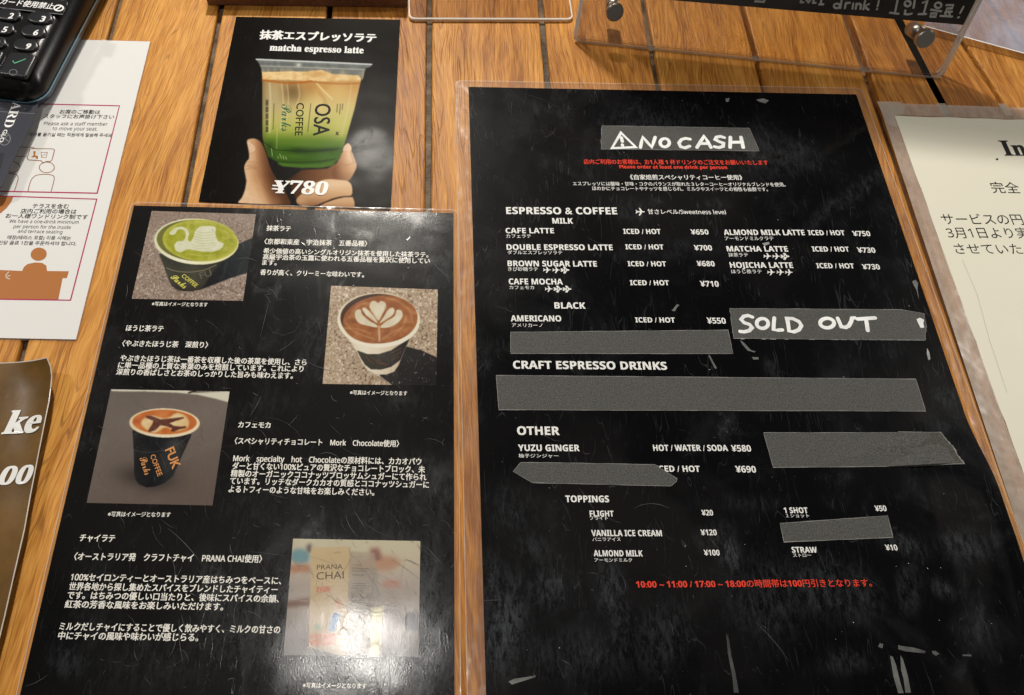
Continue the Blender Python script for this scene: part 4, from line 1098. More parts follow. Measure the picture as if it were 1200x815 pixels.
# cup
cupm = pc.mask([(307.5, 87), (424, 92), (422.4, 96.6), (415.7, 127.2), (405.4, 163.3), (398.5, 185.6), (390, 194.2), (376, 196.8), (331.5, 195), (325.5, 190.7), (314.4, 183.9), (309.5, 170), (307.5, 159.8)], .4)
Yt = Y - (X - 365)*.035                                  # the cup leans a little
warp = (vnoise(X, Y, 16, 11, 3) - .5)*14
t_ = np.clip((Yt + warp*np.clip((150 - Yt)/50, 0, 1) - 94)/102, 0, 1)
pc.put(cupm, pc.lerp(t_, (196, 148, 84), (206, 166, 100), (206, 178, 112), (208, 190, 124), (200, 192, 118), (188, 186, 102), (162, 170, 78), (96, 128, 38), (66, 102, 26), (58, 94, 24), (52, 86, 22)))
pc.put(cupm*np.clip((355 - X)/40, 0, 1)*np.clip((150 - Yt)/30, 0, 1)*.55, (152, 136, 104))
pc.put(cupm*pc.blob(343, 108, 13, 12, 20)*.75, (106, 82, 50)); pc.put(cupm*pc.blob(362, 104, 10, 8)*.5, (168, 122, 66)); pc.put(cupm*pc.blob(374, 122, 8, 10, 30)*.4, (230, 206, 142))
pc.put(cupm*pc.blob(398, 112, 12, 16)*.4, (222, 186, 120)); pc.put(cupm*pc.blob(322, 112, 6, 18)*.4, (190, 176, 136)); pc.put(cupm*pc.blob(400, 150, 10, 14)*.35, (218, 204, 128))
for q, w_, al in (([(316, 98), (317, 120), (316, 155)], 2.2, .45), ([(330, 98), (332, 125), (329, 150)], 1.3, .5), ([(336, 97), (338, 115), (336, 140)], 1.0, .55), ([(349, 97), (351, 112), (347, 124)], 1.4, .45), ([(325, 150), (324, 175)], 1.0, .4), ([(412, 98), (408, 125), (400, 160)], 1.6, .3)):
    pc.put(pc.line(cat(lambda z_: z_, q), w_, .9)*cupm*al, (232, 222, 182))
pc.put(pc.line(cat(fc, [(510, 490), (560, 545), (622, 604)]), 1.6, .9)*cupm*.8, (242, 222, 166)); pc.put(pc.line(cat(fc, [(530, 560), (560, 600), (580, 650)]), 3, 1.8)*cupm*.3, (160, 110, 60))
lf = np.clip((313 - X + (Y-90)*.02)/6, 0, 1); pc.put(cupm*lf*.4, (92, 84, 50))
rt_e = np.clip((X - (421 - (Y - 97)*.255))/5, 0, 1); pc.put(cupm*rt_e*.35, (120, 104, 56))
gz = cupm*np.clip((Yt - 163)/8, 0, 1)
pc.put(gz*pc.blob(352, 177, 15, 4, 2)*.8, (30, 48, 12)); pc.put(gz*pc.blob(380, 176, 18, 2.6, -4)*.8, (34, 56, 14)); pc.put(gz*pc.blob(316, 172, 6, 14)*.55, (36, 58, 16))
pc.put(gz*pc.blob(362, 168, 26, 4)*.45, (104, 138, 50)); pc.put(gz*pc.blob(384, 185, 16, 4)*.35, (88, 126, 40)); pc.put(gz*pc.blob(345, 183, 14, 3)*.3, (92, 132, 44))
for q in ([(205, 432), (270, 462), (420, 468), (560, 460), (655, 445)], [(170, 330), (240, 378), (330, 388), (430, 392), (560, 390), (680, 374)]):
    pc.put(pc.line(cat(fd, q), .9, .7)*gz*.75, (26, 44, 10))
pc.put(pc.mask(fd([(265, 472), (420, 484), (560, 478), (655, 460), (640, 490), (560, 505), (430, 508), (300, 496), (270, 484)]), .6)*.7, (86, 124, 42))
for q in ([(222, 375), (228, 425)], [(265, 430), (270, 440)], [(278, 412), (290, 442)], [(300, 425), (308, 446)], [(318, 430), (325, 448)]):
    pc.put(pc.line(fd(q), .8, .4)*.8, (180, 200, 140))
fo = pc.mask(fc([(104, 396), (200, 402), (330, 394), (440, 400), (540, 376), (600, 384), (640, 408), (740, 418), (838, 422), (830, 474), (700, 470), (560, 474), (420, 470), (300, 464), (200, 462), (112, 464)]), .5)
pc.put(fo, pc.lerp(vnoise(X, Y*1.6, 5, 13, 3), (206, 162, 98), (232, 200, 142), (244, 222, 172)))
pc.put(fo*pc.blob(372, 87, 14, 4)*.6, (196, 146, 84)); pc.put(fo*np.clip((X-385)/30, 0, 1)*np.clip((Yt-91)/3, 0, 1)*.5, (188, 138, 74))
pc.put(pc.line(cat(fc, [(112, 464), (200, 476), (300, 486), (400, 482), (470, 472)]), 2.2, 1.1)*.85, (176, 96, 32)); pc.put(pc.line(cat(fc, [(465, 474), (560, 486), (700, 492), (828, 488)]), 1.5, .9)*.75, (166, 104, 46))
rm = pc.mask([(299.6, 69.1), (330, 70.2), (380, 72.2), (436, 75), (434.5, 78.4), (428, 80.5), (426, 90), (424.5, 94), (420, 88.5), (390, 87), (377, 82), (355, 84), (330, 83.5), (307, 84.5), (306, 80), (303, 73.8)], .4)
st_ = vnoise(X*1.0, Y*.12, 4, 15, 3)
pc.put(rm*.93, pc.lerp(st_*.6 + (Yt - 68)/40, (104, 112, 116), (142, 146, 142), (118, 122, 118), (168, 160, 138)))
pc.put(rm*np.clip((Yt - 79)/4, 0, 1)*.5, pc.lerp(st_, (84, 92, 98), (190, 176, 146)))
pc.put(pc.line([(300.5, 69.8), (340, 71.6), (390, 73.6), (435.5, 75.8)], 1.5, .5)*.95, (214, 220, 220)); pc.put(pc.line([(306, 77.5), (350, 79), (400, 80.8), (428, 82)], .9, .6)*.7, (200, 204, 198)); pc.put(pc.line([(305, 74.2), (350, 75.8), (400, 77.6), (430, 78.8)], 1.2, .8)*.5, (84, 90, 92))
pc.put(pc.blob(350, 76.5, 3, 2.2)*.8, (232, 232, 220))
# small print on the cup
for y in range(40, 262, 9): pc.put(pc.line(fd([(198, y), (184, y + 2)]), 1.1, .3)*(.9 if (y*7) % 5 else .3), (38, 38, 30))
for x0, y0, st, cnt, k in ((490, 70, 14, 14, 10), (240, 70, 15, 12, 4), (672, 72, 12, 5, 6), (692, 72, 12, 6, 6), (708, 70, 11, 4, 6)):
    for i in range(cnt):
        xx = x0 - k*.9*i/6; pc.put(pc.line(fd([(xx, y0 + i*st), (xx - 1, y0 + i*st + st*.5)]), 1.0, .4)*.75, (66, 66, 44))
cup = pc.sheet('drink_photo', poster, M['print_poster'], ZQ, 2.0, .80)
text('cup_lettering', cup, 'OSA', *fd([(522, 68)])[0], *fd([(506, 287)])[0], 18.5, M['ink_dark'], ZQ + LAY, .012)
text('cup_lettering', cup, 'COFFEE', *fd([(394, 64)])[0], *fd([(381, 286)])[0], 8.8, M['ink_dark'], ZQ + LAY, .012)
text('cup_lettering', cup, '𝓟𝓪𝓻𝓴𝓼', *fd([(292, 72)])[0], *fd([(290, 258)])[0], 11.5, M['ink_green'], ZQ + LAY, 0)
text('cup_lettering', cup, '×', *fd([(655, 258)])[0], *fd([(652, 284)])[0], 4.6, M['ink_dark'], ZQ + LAY, .02)
text('title_text', poster, '抹茶エスプレッソラテ', 303.5, 46.3, 440.7, 50.3, 10.6, M['white_ink'], ZQ + LAY, .045)
text('subtitle_text', poster, '𝐦𝐚𝐭𝐜𝐡𝐚 𝐞𝐬𝐩𝐫𝐞𝐬𝐬𝐨 𝐥𝐚𝐭𝐭𝐞', 315.5, 59.4, 426, 62.8, 7.6, M['white_ink'], ZQ + LAY, .022)
pr = text('price', poster, '𝐘𝟕𝟖𝟎', 317.8, 226, 382.6, 228.6, 15.6, M['white_ink'], ZQ + 8*LAY, .020, slant=.1)
pix_strokes('yen_bar', pr, [[(320, 217.6), (332.5, 218.3)], [(319.4, 221.4), (331.8, 222.1)]], 2.0, M['white_ink'], ZQ + 9*LAY)

# ================================================================== white staff notice (left)
notice = root('sign_sheet', P(60, 230, 0), 'white laminated notice with red boxes and orange figures beside the card terminal', 'notice')
ZN = .0009
tr, br = P(176, 49, ZN), P(89, 398, ZN)
dwn = (br - tr); hgt = dwn.length; dwn.normalize(); lft = Vector((dwn.y, -dwn.x, 0))
wd = .21
Geo().slab([tr, tr + lft*wd, br + lft*wd, br], .0005).obj('sheet', M['paper'], notice)
g = Geo()
for a, b, c, d in ((tr, tr + lft*wd, .0012, 0), ):
    pass
o_ = [tr - dwn*.0012 - lft*.0012, tr - dwn*.0012 + lft*wd, tr + lft*wd, tr]
g.poly(o_); g.poly([tr - dwn*.0012 - lft*.0012, tr, br, br + dwn*.0015 - lft*.0012]); g.poly([br, br + lft*wd, br + lft*wd + dwn*.0015, br + dwn*.0015 - lft*.0012])
g.obj('laminate_margin', M['film_clear'], notice)
M['magenta'] = lam('magenta_ink', (.42, .035, .12), .1, coat=.3)
M['notice_ink'] = lam('notice_ink', (.05, .045, .045), .1, coat=.3)
M['notice_brown'] = lam('notice_brown_ink', (.30, .12, .05), .1, coat=.3)
M['notice_orange'] = lam('notice_orange_ink', (.42, .165, .055), .1, coat=.3)
ZI = ZN + .0001
pix_strokes('red_box', notice, [[(-40, 120), (140, 124.2), (113.8, 226.6), (-40, 223.6)] + ['c']], 1.5, M['magenta'], ZI)
pix_strokes('red_box', notice, [[(-40, 228.6), (113.4, 233.6), (82.6, 352), (-60, 350)] + ['c']], 1.5, M['magenta'], ZI)
def nt_(s, a, h, bold=.0): return text('notice_line', notice, thin(s), *a, h, M['notice_ink'], ZI, bold)
nt_('お席のご移動は', (69.4, 133.6, 116.9, 134), 4.8, .01); nt_('スタッフにお声掛け下さい', (50.6, 138.8, 133, 139.8), 4.8, .01)
nt_('Please ask a staff member', (51, 146.8, 125.6, 147.6), 4.2); nt_('to move your seat.', (61, 152.7, 113.8, 153.3), 3.8)
nt_('자리를 옮기실 때는 직원에게 말씀해 주세요', (33, 159.8, 130.6, 161), 4.2, .006)
nt_('テラスを含む', (37.4, 244.4, 80, 244.8), 5.4, .01); nt_('店内ご利用の場合は', (23.6, 250.2, 89, 251), 5.4, .01); nt_('お一人様ワンドリンク制です', (6, 255.8, 102.2, 257.4), 5.4, .01)
nt_('We have a one-drink minimum', (10.3, 261.2, 91.9, 262.5), 4.2); nt_('per person for the inside', (15.6, 267.4, 82.5, 268.6), 4.2); nt_('and terrace seating', (20.6, 272.9, 72.7, 273.9), 4)
nt_('매장(테라스 포함) 이용 시에는', (8, 280.7, 82.5, 281.6), 4.6, .006); nt_('1인당 음료 1잔을 주문하셔야 합니다.', (-6, 286.8, 89, 288.2), 4.6, .006)
f = xf(0, 90, .18405)
pix_strokes('speech_bubble', notice, [f([(190, 462), (200, 458), (338, 460), (347, 468), (333, 525), (322, 540), (292, 540), (275, 552), (262, 536), (180, 530), (172, 520)]) + ['c']], .9, M['notice_brown'], ZI)
pix_strokes('speech_bubble', notice, [f([(60, 448), (210, 450), (222, 458)]), f([(168, 508), (100, 508), (92, 524), (60, 500)])], .9, M['notice_brown'], ZI)
pix_strokes('line_figure', notice, [f(ell(298, 578, 48, 34, 0, 24)) + ['c'], [(a, b) for a, b in f([(q[0], q[1]) for q in smooth_line([(178, 730), (190, 680), (208, 645), (240, 626), (300, 622), (340, 632), (344, 660), (325, 732)], 4)])]], .9, M['notice_brown'], ZI)
pix_strokes('line_figure', notice, [f(ell(80, 575, 44, 34, 0, 24)) + ['c'], [(a, b) for a, b in f([(q[0], q[1]) for q in smooth_line([(-20, 640), (40, 618), (100, 622), (115, 650), (92, 728)], 4)])]], .9, M['notice_brown'], ZI)
pix_poly('wheelchair_mark', notice, f([(212, 476), (226, 474), (226, 488), (222, 500), (240, 506), (244, 520), (234, 526), (226, 512), (208, 514), (200, 508), (214, 502)]), M['notice_orange'], ZI)
pix_strokes('cup_mark', notice, [f([(262, 482), (302, 482), (292, 516), (264, 514)]) + ['c'], f([(270, 505), (288, 492)])], .6, M['notice_brown'], ZI)
f = xf(0, 180, .2945)
pix_poly('counter_figure', notice, f(ell(154, 401, 32, 26, -8, 28)), M['notice_orange'], ZI)
pix_poly('counter_figure', notice, f([(88, 468), (95, 452), (110, 440), (140, 434), (168, 436), (184, 446), (187, 468), (274, 469), (266, 496), (249, 496), (232, 581), (-160, 576), (-160, 462), (0, 464)]), M['notice_orange'], ZI)
pix_poly('counter_figure', notice, f([(-60, 170), (52, 173), (46, 190), (28, 215), (5, 236), (-60, 260)]), M['notice_orange'], ZI)
pix_strokes('clap_mark', notice, [f([(22, 486), (34, 472)]), f([(24, 490), (40, 486)]), f([(24, 494), (38, 500)])], .9, M['paper'], ZI + LAY)

# ================================================================== right-hand cream notice
rn = root('sign_sheet', P(1140, 300, 0), 'cream paper notice in a taped laminate sleeve beside the large menu', 'notice')
M['taped'] = sheer('milky_tape', (.93, .88, .83), .46, (.66, .57, .48), .25, (.01, 1.0), (190, .16))
M['taped_white'] = sheer('milky_tape_double', (.95, .92, .88), .42, (.70, .65, .56), .25, (.01, 1.0), (60, .15))
a0, a1 = P(1029, 121, .0012), P(1121, 400, .0012)
dwn = (a1 - a0).normalized(); rgt = Vector((-dwn.y, dwn.x, 0))
OUT = [a0, a0 + dwn*.40, a0 + dwn*.40 + rgt*.26, a0 + rgt*.26]
i0, i1 = P(1048, 135.5, .0012), P(1143, 400, .0012)
i_l = (i1 - i0).normalized()
INN = [i0, i0 + i_l*.37, i0 + i_l*.37 + rgt*.225, i0 + rgt*.225]
rnd = random.Random(21)
edge = []
for k in range(28):
    t = k/27; edge.append(i0 + i_l*.37*t + rgt*rnd.uniform(-.0005, .0008))
top = [i0 + rgt*.225*k/16 + dwn*rnd.uniform(-.0004, .0006) for k in range(16, 0, -1)]
Geo().slab(edge + [INN[2]] + top, .0003).obj('sheet', M['cream_paper'], rn)
g = Geo(); up = Vector((0, 0, .0003))
for k in range(4):
    j = (k+1) % 4
    g.quad(OUT[k]+up, OUT[j]+up, INN[j]+up + (INN[k]-INN[j])*0, INN[k]+up)
g.obj('tape_border', M['taped'], rn)
up = Vector((0, 0, .0006))
def tpiece(pts): Geo().poly([P(x, y, .0018) for x, y in pts]).obj('tape_piece', M['taped_white'], rn)
tpiece([(1027.5, 119), (1055, 119.5), (1056, 118.5), (1061, 133.5), (1047, 136), (1052, 150), (1040, 146)])
tpiece([(1098, 121.3), (1108, 121.3), (1112, 134.4), (1103, 134)]); tpiece([(1169, 121.6), (1178, 121.6), (1187, 136), (1178, 135.6)])
M['notice_black'] = lam('notice_black_ink', (.02, .02, .02), .1, coat=.3)
def rt(s, a, h, bold, **k): return text('notice_line', rn, thin(s), *a, h, M['notice_black'], .0013, bold, **k)
rt('𝐈𝐧', (1177, 182), 0, 0) if False else None
rt('𝐈𝐧', (1177.5, 182.4, 1206, 182.6), 17.5, .014)
rt('完全', (1164, 226.4, 1197, 227), 12.5, -.004); rt('サービスの円', (1106, 263.4, 1201, 263.8), 12.5, -.004)
rt('3月1日より実', (1112, 279.4, 1208, 279.8), 12.5, -.004); rt('させていた', (1121, 298, 1200, 298.4), 12.2, -.004)
pix_poly('ink_dot', rn, ell(1168.5, 186.8, 1.5, 1.2, n=10), M['notice_black'], .0013)
pix_strokes('paper_crease', rn, [[(1128, 305), (1145, 345), (1160, 400), (1180, 460)]], .5, flat('crease', (.50, .46, .38), .6), .0013)

# ================================================================== brown flyer (lower left)
fly = root('flyer', P(10, 580, 0), 'glossy brown flyer with curled corner and white lettering, partly out of view', 'flyer')
M['brown_print'] = lam('brown_print', (0, 0, 0), .35, 1.6, coat=.06, crough=1.2, spec=.12, colfn=mix_noise((.085, .045, .011), (.17, .09, .024), 34, .3, .72, 6))
def fz(u, v):      # u: distance in from the right edge, v: distance down from the top edge
    e = max(0, 1 - u/.022)
    return .0045 + .004*e*e*(1 - .5*min(1, v/.12)) + .0028*max(0, 1 - v/.02)*max(0, 1 - u/.03) + .0008*math.sin(v*60)*e
edge_px = [(54.5, 420), (58.5, 430), (60, 441), (58.5, 456), (56.8, 470), (50, 503), (42, 544), (35, 580), (28, 620), (16, 672), (4, 725), (-14, 800), (-26, 850)]
vs, fs = [], []; NU = 14
for j, (x, y) in enumerate(edge_px):
    b = P(x, y, 0); v = (b - P(54.5, 420, 0)).length
    for i in range(NU + 1):
        u = .11*(i/NU)**1.6
        z = fz(u, v)
        e0 = P(x, y, fz(0, v)); vs.append(Vector((e0.x - u*.998, e0.y - u*.075, z)))
for j in range(len(edge_px) - 1):
    for i in range(NU):
        a = j*(NU+1) + i; fs.append((a, a+1, a+NU+2, a+NU+1))
pg = mesh_obj('sheet', vs, fs, M['brown_print'], fly, True)
g = Geo()
for j in range(len(edge_px) - 1):
    a, b = vs[j*(NU+1)], vs[(j+1)*(NU+1)]; ex = Vector((.0007, 0, .0001))
    g.quad(a, a + ex, b + ex, b)
for i in range(NU):
    a, b = vs[i], vs[i+1]; ey = Vector((0, .0006, .0001)); g.quad(a + ey, b + ey, b, a)
g.obj('laminate_margin', M['film_edge'], fly)
ZF = .0062
def lay_on_flyer(o):
    b = base_of(fly); E_ = [vs[j*(NU+1)] for j in range(len(edge_px))]
    for q in o.data.vertices:
        x, y = q.co.x + b.x, q.co.y + b.y
        ex_ = E_[0].x; v_ = 0
        for p0_, p1_ in zip(E_, E_[1:]):
            if p1_.y <= y <= p0_.y:
                t = (y - p0_.y)/(p1_.y - p0_.y); ex_ = p0_.x + (p1_.x - p0_.x)*t; v_ = (Vector((ex_, y, 0)) - Vector((E_[0].x, E_[0].y, 0))).length
        q.co.z = fz(max(0, ex_ - x), v_) + .00045 + (q.co.z - (ZF - b.z))
lay_on_flyer(text('flyer_lettering', fly, '𝐤𝐞', 0, 507.6, 45.5, 506.6, 27, M['white_ink'], ZF, .022, slant=.22))
lay_on_flyer(text('flyer_lettering', fly, '𝟎𝟎', -6, 567.4, 34, 566.6, 21.5, M['white_ink'], ZF, .022, slant=.22))

# ================================================================== payment terminal and the card in it
term = root('card_terminal', P(10, 60, 0), 'black payment terminal with a number keypad and a Japanese no-card sticker', 'card terminal')
M['plastic'] = flat('black_plastic', (.0055, .0055, .006), .24, bump=(1800, .00008))
M['plastic_low'] = flat('navy_plastic', (.006, .012, .03), .28)
M['key'] = flat('key_rubber', (.011, .012, .015), .30)
M['key_ink'] = flat('key_legend', (.80, .80, .80), .5)
M['blue_line'] = flat('blue_seam_reflection', (.20, .42, .56), .25)  # light blue colour paints the reflection along the shell's edge
M['sticker'] = flat('black_sticker', (.008, .008, .009), .25)
M['sticker_line'] = flat('sticker_outline', (.24, .24, .25), .4)
M['green_mark'] = flat('green_legend', (.10, .50, .26), .5)
AT = R(-5.9)
tv = Vector((-math.sin(AT), math.cos(AT), 0)); tu = Vector((-math.cos(AT), -math.sin(AT), 0))   # tv to the back, tu to the left
C0 = P(51, 127, .008)
C0 = Vector((C0.x, C0.y, 0))
TW, TL_ = .084, .19
def tring(z0, ins, slope=0.0, front=0.0):
    out = []
    for x, y in rrect(TW - 2*ins, TL_ - 2*ins - front, .015 - ins*.3, 6):
        u = TW - ins - x; v = y + ins + front
        u = TW - (x + ins)
        out.append(C0 + tu*(TW - u if False else (TW - x - ins)) + tv*v + Vector((0, 0, z0 + slope*v)))
    return out
g = Geo()
g.loft([tring(.0006, .004, 0, .004), tring(.006, .0006), tring(.0105, 0)][:3], cap1=False)
lower = g.obj('lower_shell', M['plastic_low'], term, True)
g = Geo().loft([tring(.0105, -.0004), tring(.0118, -.0004)], False, False)
g.obj('seam_reflection', M['blue_line'], term, True)
SL = .035
g = Geo().loft([tring(.0118, .0002), tring(.0150, .0004, SL*.1), tring(.0200, .003, SL*.5), tring(.0236, .0066, SL*.85), tring(.0256, .0100, SL), tring(.0264, .0135, SL), tring(.0262, .0165, SL), tring(.0259, .0180, SL)], False, True)
g.obj('body', M['plastic'], term, True)
tn = Vector((0, 0, 1)) - tv*SL; tn.normalize()
tpl = (C0 + Vector((0, 0, .0259)), tn)
def TP(x, y, d=0.0): return on_plane(x, y, tpl[0] + tn*d, tn)
def key(cx, cy, wpx, hpx, legend=None, rr=.5, name='key'):
    c = TP(cx, cy); ex = TP(cx + wpx/2, cy) - c; ey = TP(cx + hpx*.17, cy - hpx/2) - c
    ux = tu*-1; uy = tn.cross(ux); W2 = wpx/2*abs((TP(cx+1, cy) - c).dot(ux)); H2 = abs(ey.dot(uy))
    r_ = min(W2, H2)*2*rr
    rings = []
    for dz, ins in ((-.001, 0), (.0008, 0), (.0015, .0004), (.0019, .0012), (.0020, .002)):
        ins = min(ins, H2*.5)
        rings.append([c + ux*(x - W2 + ins) + uy*(y - H2 + ins) + tn*dz for x, y in rrect(2*(W2-ins), 2*(H2-ins), max(.0003, min(r_, H2) - ins), 6)])
    o = Geo().loft(rings).obj(name, M['key'], term, True)
    if legend:
        lx, ly = cx - 1 + hpx*.10, cy + 1.5
        text('key_legend', o, legend, lx - 2.6, ly + 1.2, lx + 3.2, ly + 1.5, 6.4, M['key_ink'], 0, .03, plane=(tpl[0] + tn*.0022, tn), slant=.1)
    return o
for cx, cy, s in ((-26, 14, '1'), (11, 19, '2'), (48, 22.5, '3'), (-32, 31, '4'), (3.5, 35, '5'), (40, 38.5, '6'), (-40, 49, '7'), (-6, 51, '8'), (31, 54.5, '9')):
    key(cx, cy, 31, 14, s)
k = key(22, 78, 35, 27, None, .14, 'enter_key')
pix_strokes('check_mark', k, [[(15, 71.5), (17, 74.3), (30, 69.4)]], 1.0, M['green_mark'], 0, plane=(tpl[0] + tn*.0023, tn))
pix_strokes('circle_mark', k, [ell(15.5, 85, 4.5, 3.4, 0, 20) + ['c']], .6, M['sticker_line'], 0, plane=(tpl[0] + tn*.0023, tn))
k = key(-16, 73, 35, 27, None, .14, 'function_key')
stp = (tpl[0] + tn*.0012, tn)
st = mesh_obj('sticker', [on_plane(x, y, *stp) for x, y in ((-70, 3), (-64, -12), (79, 0.5), (77.5, 8), (74, 17.5))], [(0, 4, 3, 2, 1)], M['sticker'], term)
pix_strokes('sticker_border', st, [[(-68, 1.5), (73.6, 17.2), (76.5, 9.5)], [(79, 3), (78.6, 6)]], .7, M['sticker_line'], 0, plane=(tpl[0] + tn*.0013, tn))
text('sticker_lettering', st, 'カード使用禁止', -1, 5, 61, 11.4, 7.2, M['key_ink'], 0, .022, plane=(tpl[0] + tn*.0014, tn), slant=.1)
pix_strokes('prohibition_mark', st, [ell(68.8, 9.6, 5.3, 3.3, 0, 22) + ['c'], [(65.5, 11.6), (72, 7.4)]], 1.9, M['key_ink'], 0, plane=(tpl[0] + tn*.0014, tn))
pcard = root('payment_card', P(5, 170, .010), 'dark navy card with white lettering pushed into the terminal', 'card')
M['card_navy'] = flat('navy_card', (.018, .020, .034), .42, bump=(2500, .00006))
zc = .0100
Geo().slab([P(x, y, zc) for x, y in ((45, 120), (-60, 112), (-90, 205), (-30, 232), (1.5, 219), (4, 215), (11, 197), (39.5, 140.6))], .0008).obj('card_body', M['card_navy'], pcard)
M['card_dark'] = flat('card_panel', (.006, .007, .014), .4)
pix_poly('card_panel', pcard, [(-50, 178), (5, 179.5), (2, 192), (-6, 222), (-60, 215)], M['card_dark'], zc + .0001)
pix_strokes('card_line', pcard, [[(-40, 128.5), (41, 133.5)]], .5, M['sticker_line'], zc + .0001)
text('card_lettering', pcard, '𝐀𝐑𝐃', 15.5, 119.5, 3.6, 149.2, 10.2, M['key_ink'], zc + .0001, -.012)
pix_strokes('card_emblem', pcard, [ell(5.5, 163.2, 6.4, 7.2, 20, 28) + ['c'], [(0, 158), (10, 166)], [(1, 166), (9, 159)]], .8, M['sticker_line'], zc + .0001)
text('card_lettering', pcard, 'GLO', 4.6, 152, -1.5, 167, 4.6, M['key_ink'], zc + .00012, .02)

# ================================================================== clear sign stand with a blackboard insert
stand = root('sign_stand', P(880, 75, 0), 'clear acrylic sign stand holding a chalk lettered black card with metal studs', 'sign stand')
M['acrylic'] = sheer('clear_acrylic', (.93, .915, .90), .004, (.6, .58, .55), .02, (.0, .75), None, .10)
M['acrylic_edge'] = sheer('acrylic_edge', (.70, .68, .64), .72, (.78, .76, .72), .10, (.12, 1.0), None, .1)  # milky colour holds the bright highlight of the cut edge
M['steel'] = flat('brushed_steel', (.42, .41, .39), .34, 1.0, bump=(900, .00006))
M['steel_face'] = flat('steel_cap_face', (.27, .265, .25), .42, .6)
M['chalk_card'] = flat('black_card', (.017, .016, .018), .5, var=.4)
M['chalk'] = flat('white_chalk_pen', (.74, .80, .84), .6, var=.15)
s0, s1 = P(671, 50, 0), P(1104, 94, 0)
ex = (s1 - s0).normalized(); bk = Vector((-ex.y, ex.x, 0))
best = None
for k in range(10, 91):                                   # how far the panel leans, from its right edge
    up = (bk*math.cos(R(k)) + Vector((0, 0, 1))*math.sin(R(k)))
    d = s1 + up*.055
    q = ROT.transposed() @ (d - Vector((0, 0, CAMH)))
    px, py = PPX + FPX*q.x/-q.z, PPY - FPX*q.y/-q.z
    px = 1107 + (px - 1104) * (88/(94 - py)) if py < 94 else 9999
    e = abs(px - 1152)
    if best is None or e < best[0]: best = (e, k)
LEAN = best[1]
up = bk*math.cos(R(LEAN)) + Vector((0, 0, 1))*math.sin(R(LEAN)); fn = ex.cross(up)
SWD = (s1 - s0).length
def acrylic_slab(name, parent, o, ux, uy, un, w_, h_, r_, th, ch, edge):
    """sheet with rounded corners whose face edges are chamfered and polished"""
    rings = []
    for d, ins in ((-th, ch*.6), (-th + ch*.5, 0), (-ch*.5, 0), (0, ch)):
        rings.append([o + ux*(x + ins) + uy*(y + ins) + un*d for x, y in rrect(w_ - 2*ins, h_ - 2*ins, r_ - ins*.6, 6)])
    k = len(rings[0]); g = Geo().loft(rings)
    mi = [1]*(3*k) + [0, 0]
    return mesh_obj(name, g.v, g.f, None, parent, False, [M['acrylic'], edge], mi)
def panel(name, off, th):
    return acrylic_slab(name, stand, s0 + fn*off, ex, up, fn, SWD, .21, .007, th, .0023, M['acrylic_edge'])
panel('front_panel', .0005, .0030)
pl = (s0 - fn*.0034, fn)
def SP(x, y, d=0.0): return on_plane(x, y, pl[0] + fn*d, fn)
c_bl, c_br = SP(740, -3.5), SP(1129, 29.5)
ce = (c_br - c_bl).normalized(); cu_ = fn.cross(ce)
qd = [c_br, c_br + cu_*.14, c_br + cu_*.14 - ce*.25, c_br - ce*.25]
Geo().slab(qd, .0006, fn).obj('chalk_card', M['chalk_card'], stand)
f1 = xf(1040, 0, .135); f2 = xf(840, 0, .3)
ch = [f1([(95, -30), (80, 40), (65, 112)]), f1([(22, 112), (95, 122)]), f1(ell(175, 33, 26, 24, 0, 14)) + ['c'], f1([(240, -10), (226, 70)]), f1([(155, 92), (150, 124), (180, 127), (210, 121)]),
      f1([(308, 26), (345, 8), (330, 65), (315, 120)]), f1([(270, 125), (335, 124)]), f1(ell(440, 48, 28, 24, 0, 14)) + ['c'], f1([(378, 86), (466, 100)]), f1([(375, 120), (428, 118), (420, 146), (370, 146)]) + ['c'],
      f1([(512, 46), (572, 46), (562, 74), (514, 76), (506, 104), (560, 104)]), f1([(460, 140), (562, 146)]), f1([(502, 108), (505, 138)]), f1([(538, 108), (540, 140)]), f1([(660, 60), (632, 114)]), f1([(612, 154), (620, 152)]),
      f2(ell(469, 24, 12, 9, 0, 12)) + ['c'], f2([(489, -5), (482, 33)]), f2([(504, 13), (500, 33)]), f2([(503, 19), (510, 12), (520, 12)]), f2([(533, 15), (530, 35)]), f2([(546, 15), (543, 35)]), f2([(545, 20), (556, 15), (563, 20), (561, 36)]),
      f2([(580, 0), (573, 37)]), f2([(594, 17), (577, 26), (592, 39)]), f2([(633, 4), (628, 26)]), f2([(625, 37), (627, 37)]),
      f2([(400, 18), (416, 18)]), f2([(408, 2), (406, 17)]), f2([(330, -2), (328, 10), (338, 10)]), f2([(350, 0), (360, 11), (365, 2)]), f2([(380, -3), (376, 13), (386, 12)]), f2([(150, 6), (180, 8)]), f2([(186, -2), (184, 9)])]
pix_strokes('chalk_lettering', stand, ch, 2.4, M['chalk'], 0, plane=(pl[0] + fn*.0002, fn), dz=.000008)
panel('rear_panel', -.0044, .0030)
def stud(px, py):
    fpl = (s0 + fn*.0005, fn); c = on_plane(px, py, *fpl)
    def rg(r_, d, n_=28): return [c + (ex*math.cos(2*math.pi*i/n_) + up*math.sin(2*math.pi*i/n_))*r_ + fn*d for i in range(n_)]
    o = Geo().loft([rg(.0062, 0), rg(.0066, .0002), rg(.0066, .0042), rg(.0062, .0048), rg(.0060, .0048)], True, False).obj('stud', M['steel'], stand, True)
    Geo().loft([rg(.0061, .0046), rg(.0058, .0050)], False, True).obj('cap_face', M['steel_face'], o)
    Geo().loft([rg(.0052, -.022), rg(.0052, -.0076)], True, True).obj('stud_rod', M['steel'], o, True)
stud(720, 13); stud(1082, 44)
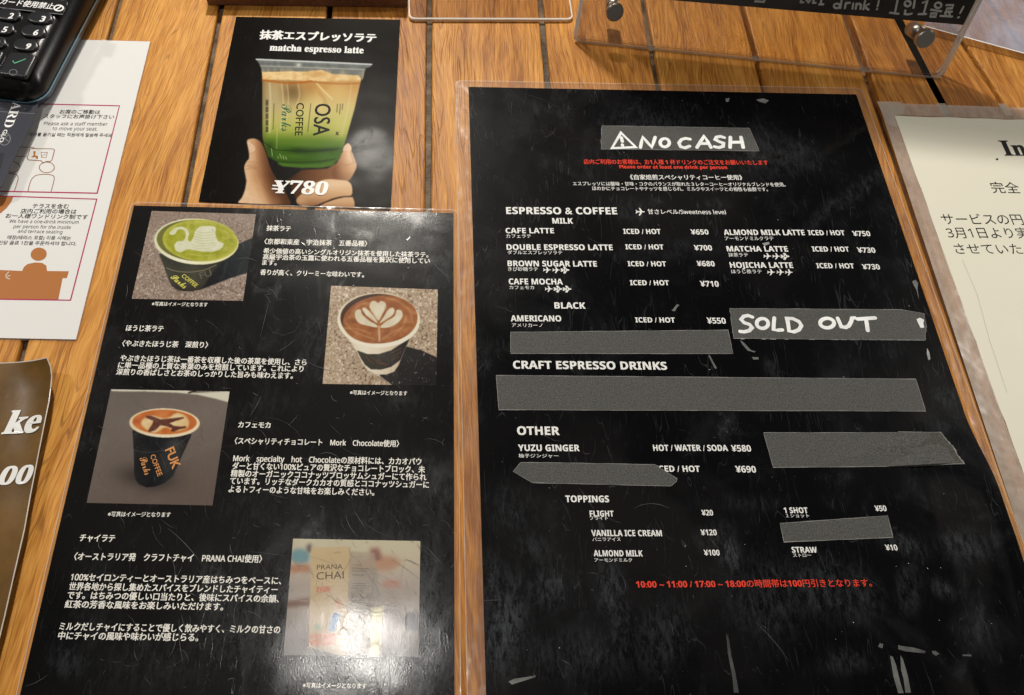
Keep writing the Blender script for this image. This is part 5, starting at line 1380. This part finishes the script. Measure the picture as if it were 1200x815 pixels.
# ================================================================== clear plate, wood block, clear sheet at the top edge
plate = root('acrylic_plate', P(575, 10, 0), 'flat clear acrylic plate with rounded corners behind the poster', 'plate')
p0, p1 = P(479, 22, .003), P(672, 22.5, .003)
pe = (p1 - p0).normalized(); pb = Vector((-pe.y, pe.x, 0)); pw = (p1 - p0).length
M['plate_edge'] = flat('polished_edge_highlight', (.80, .74, .66), .15)  # pale colour paints the bright line along the clear plate's edge
acrylic_slab('plate', plate, p0, pe, pb, Vector((0, 0, 1)), pw, .11, .005, .0028, .0011, M['plate_edge'])
block = root('wooden_block', P(360, -5, 0), 'dark reddish wooden block at the far edge above the poster', 'wooden block')
b0_, b1_ = P(244, 6.5, 0), P(476, 9.5, 0)
be = (b1_ - b0_).normalized(); bb = Vector((-be.y, be.x, 0)); bw = (b1_ - b0_).length
g = Geo(); e = .0012
def brect(ins, z): return [b0_ + be*x + bb*y + Vector((0, 0, z)) for x, y in ((ins, ins), (bw-ins, ins), (bw-ins, .09-ins), (ins, .09-ins))]
g.loft([brect(0, .0005), brect(0, .016 - e), brect(e*.3, .016 - e*.3), brect(e, .016)])
bo = g.obj('block', M['wood_dark'], block)
cs = root('plastic_sheet', P(1165, 25, 0), 'clear plastic sheet with bluish sheen at the far right corner', 'plastic sheet')
M['blue_sheen_film'] = sheer('clear_sheet_blue_sheen', (.90, .91, .96), .42, (.58, .62, .78), .20, (.05, 1.8), (30, .36), .9)  # bluish reflection is painted into the veil colour
q0, q1 = P(1083, 31, .004), P(1215, 67, .004)
qe = (q1 - q0).normalized(); qb = Vector((-qe.y, qe.x, 0))
rows = []
vs, fs = [], []
for j in range(9):
    for i in range(9): vs.append(q0 + qe*.03*i - qe*.0 + qb*.025*j + Vector((0, 0, .002*math.sin(i*.9 + j*.7) if j else 0)))
for j in range(8):
    for i in range(8): a = j*9 + i; fs.append((a, a+1, a+10, a+9))
mesh_obj('sheet', vs, fs, M['blue_sheen_film'], cs, True)
g = Geo(); ribbon(g, [q0 + Vector((0, 0, .0003)), q0 + qe*.24 + Vector((0, 0, .0003))], .0011); g.obj('sheet_edge', M['paint'], cs)
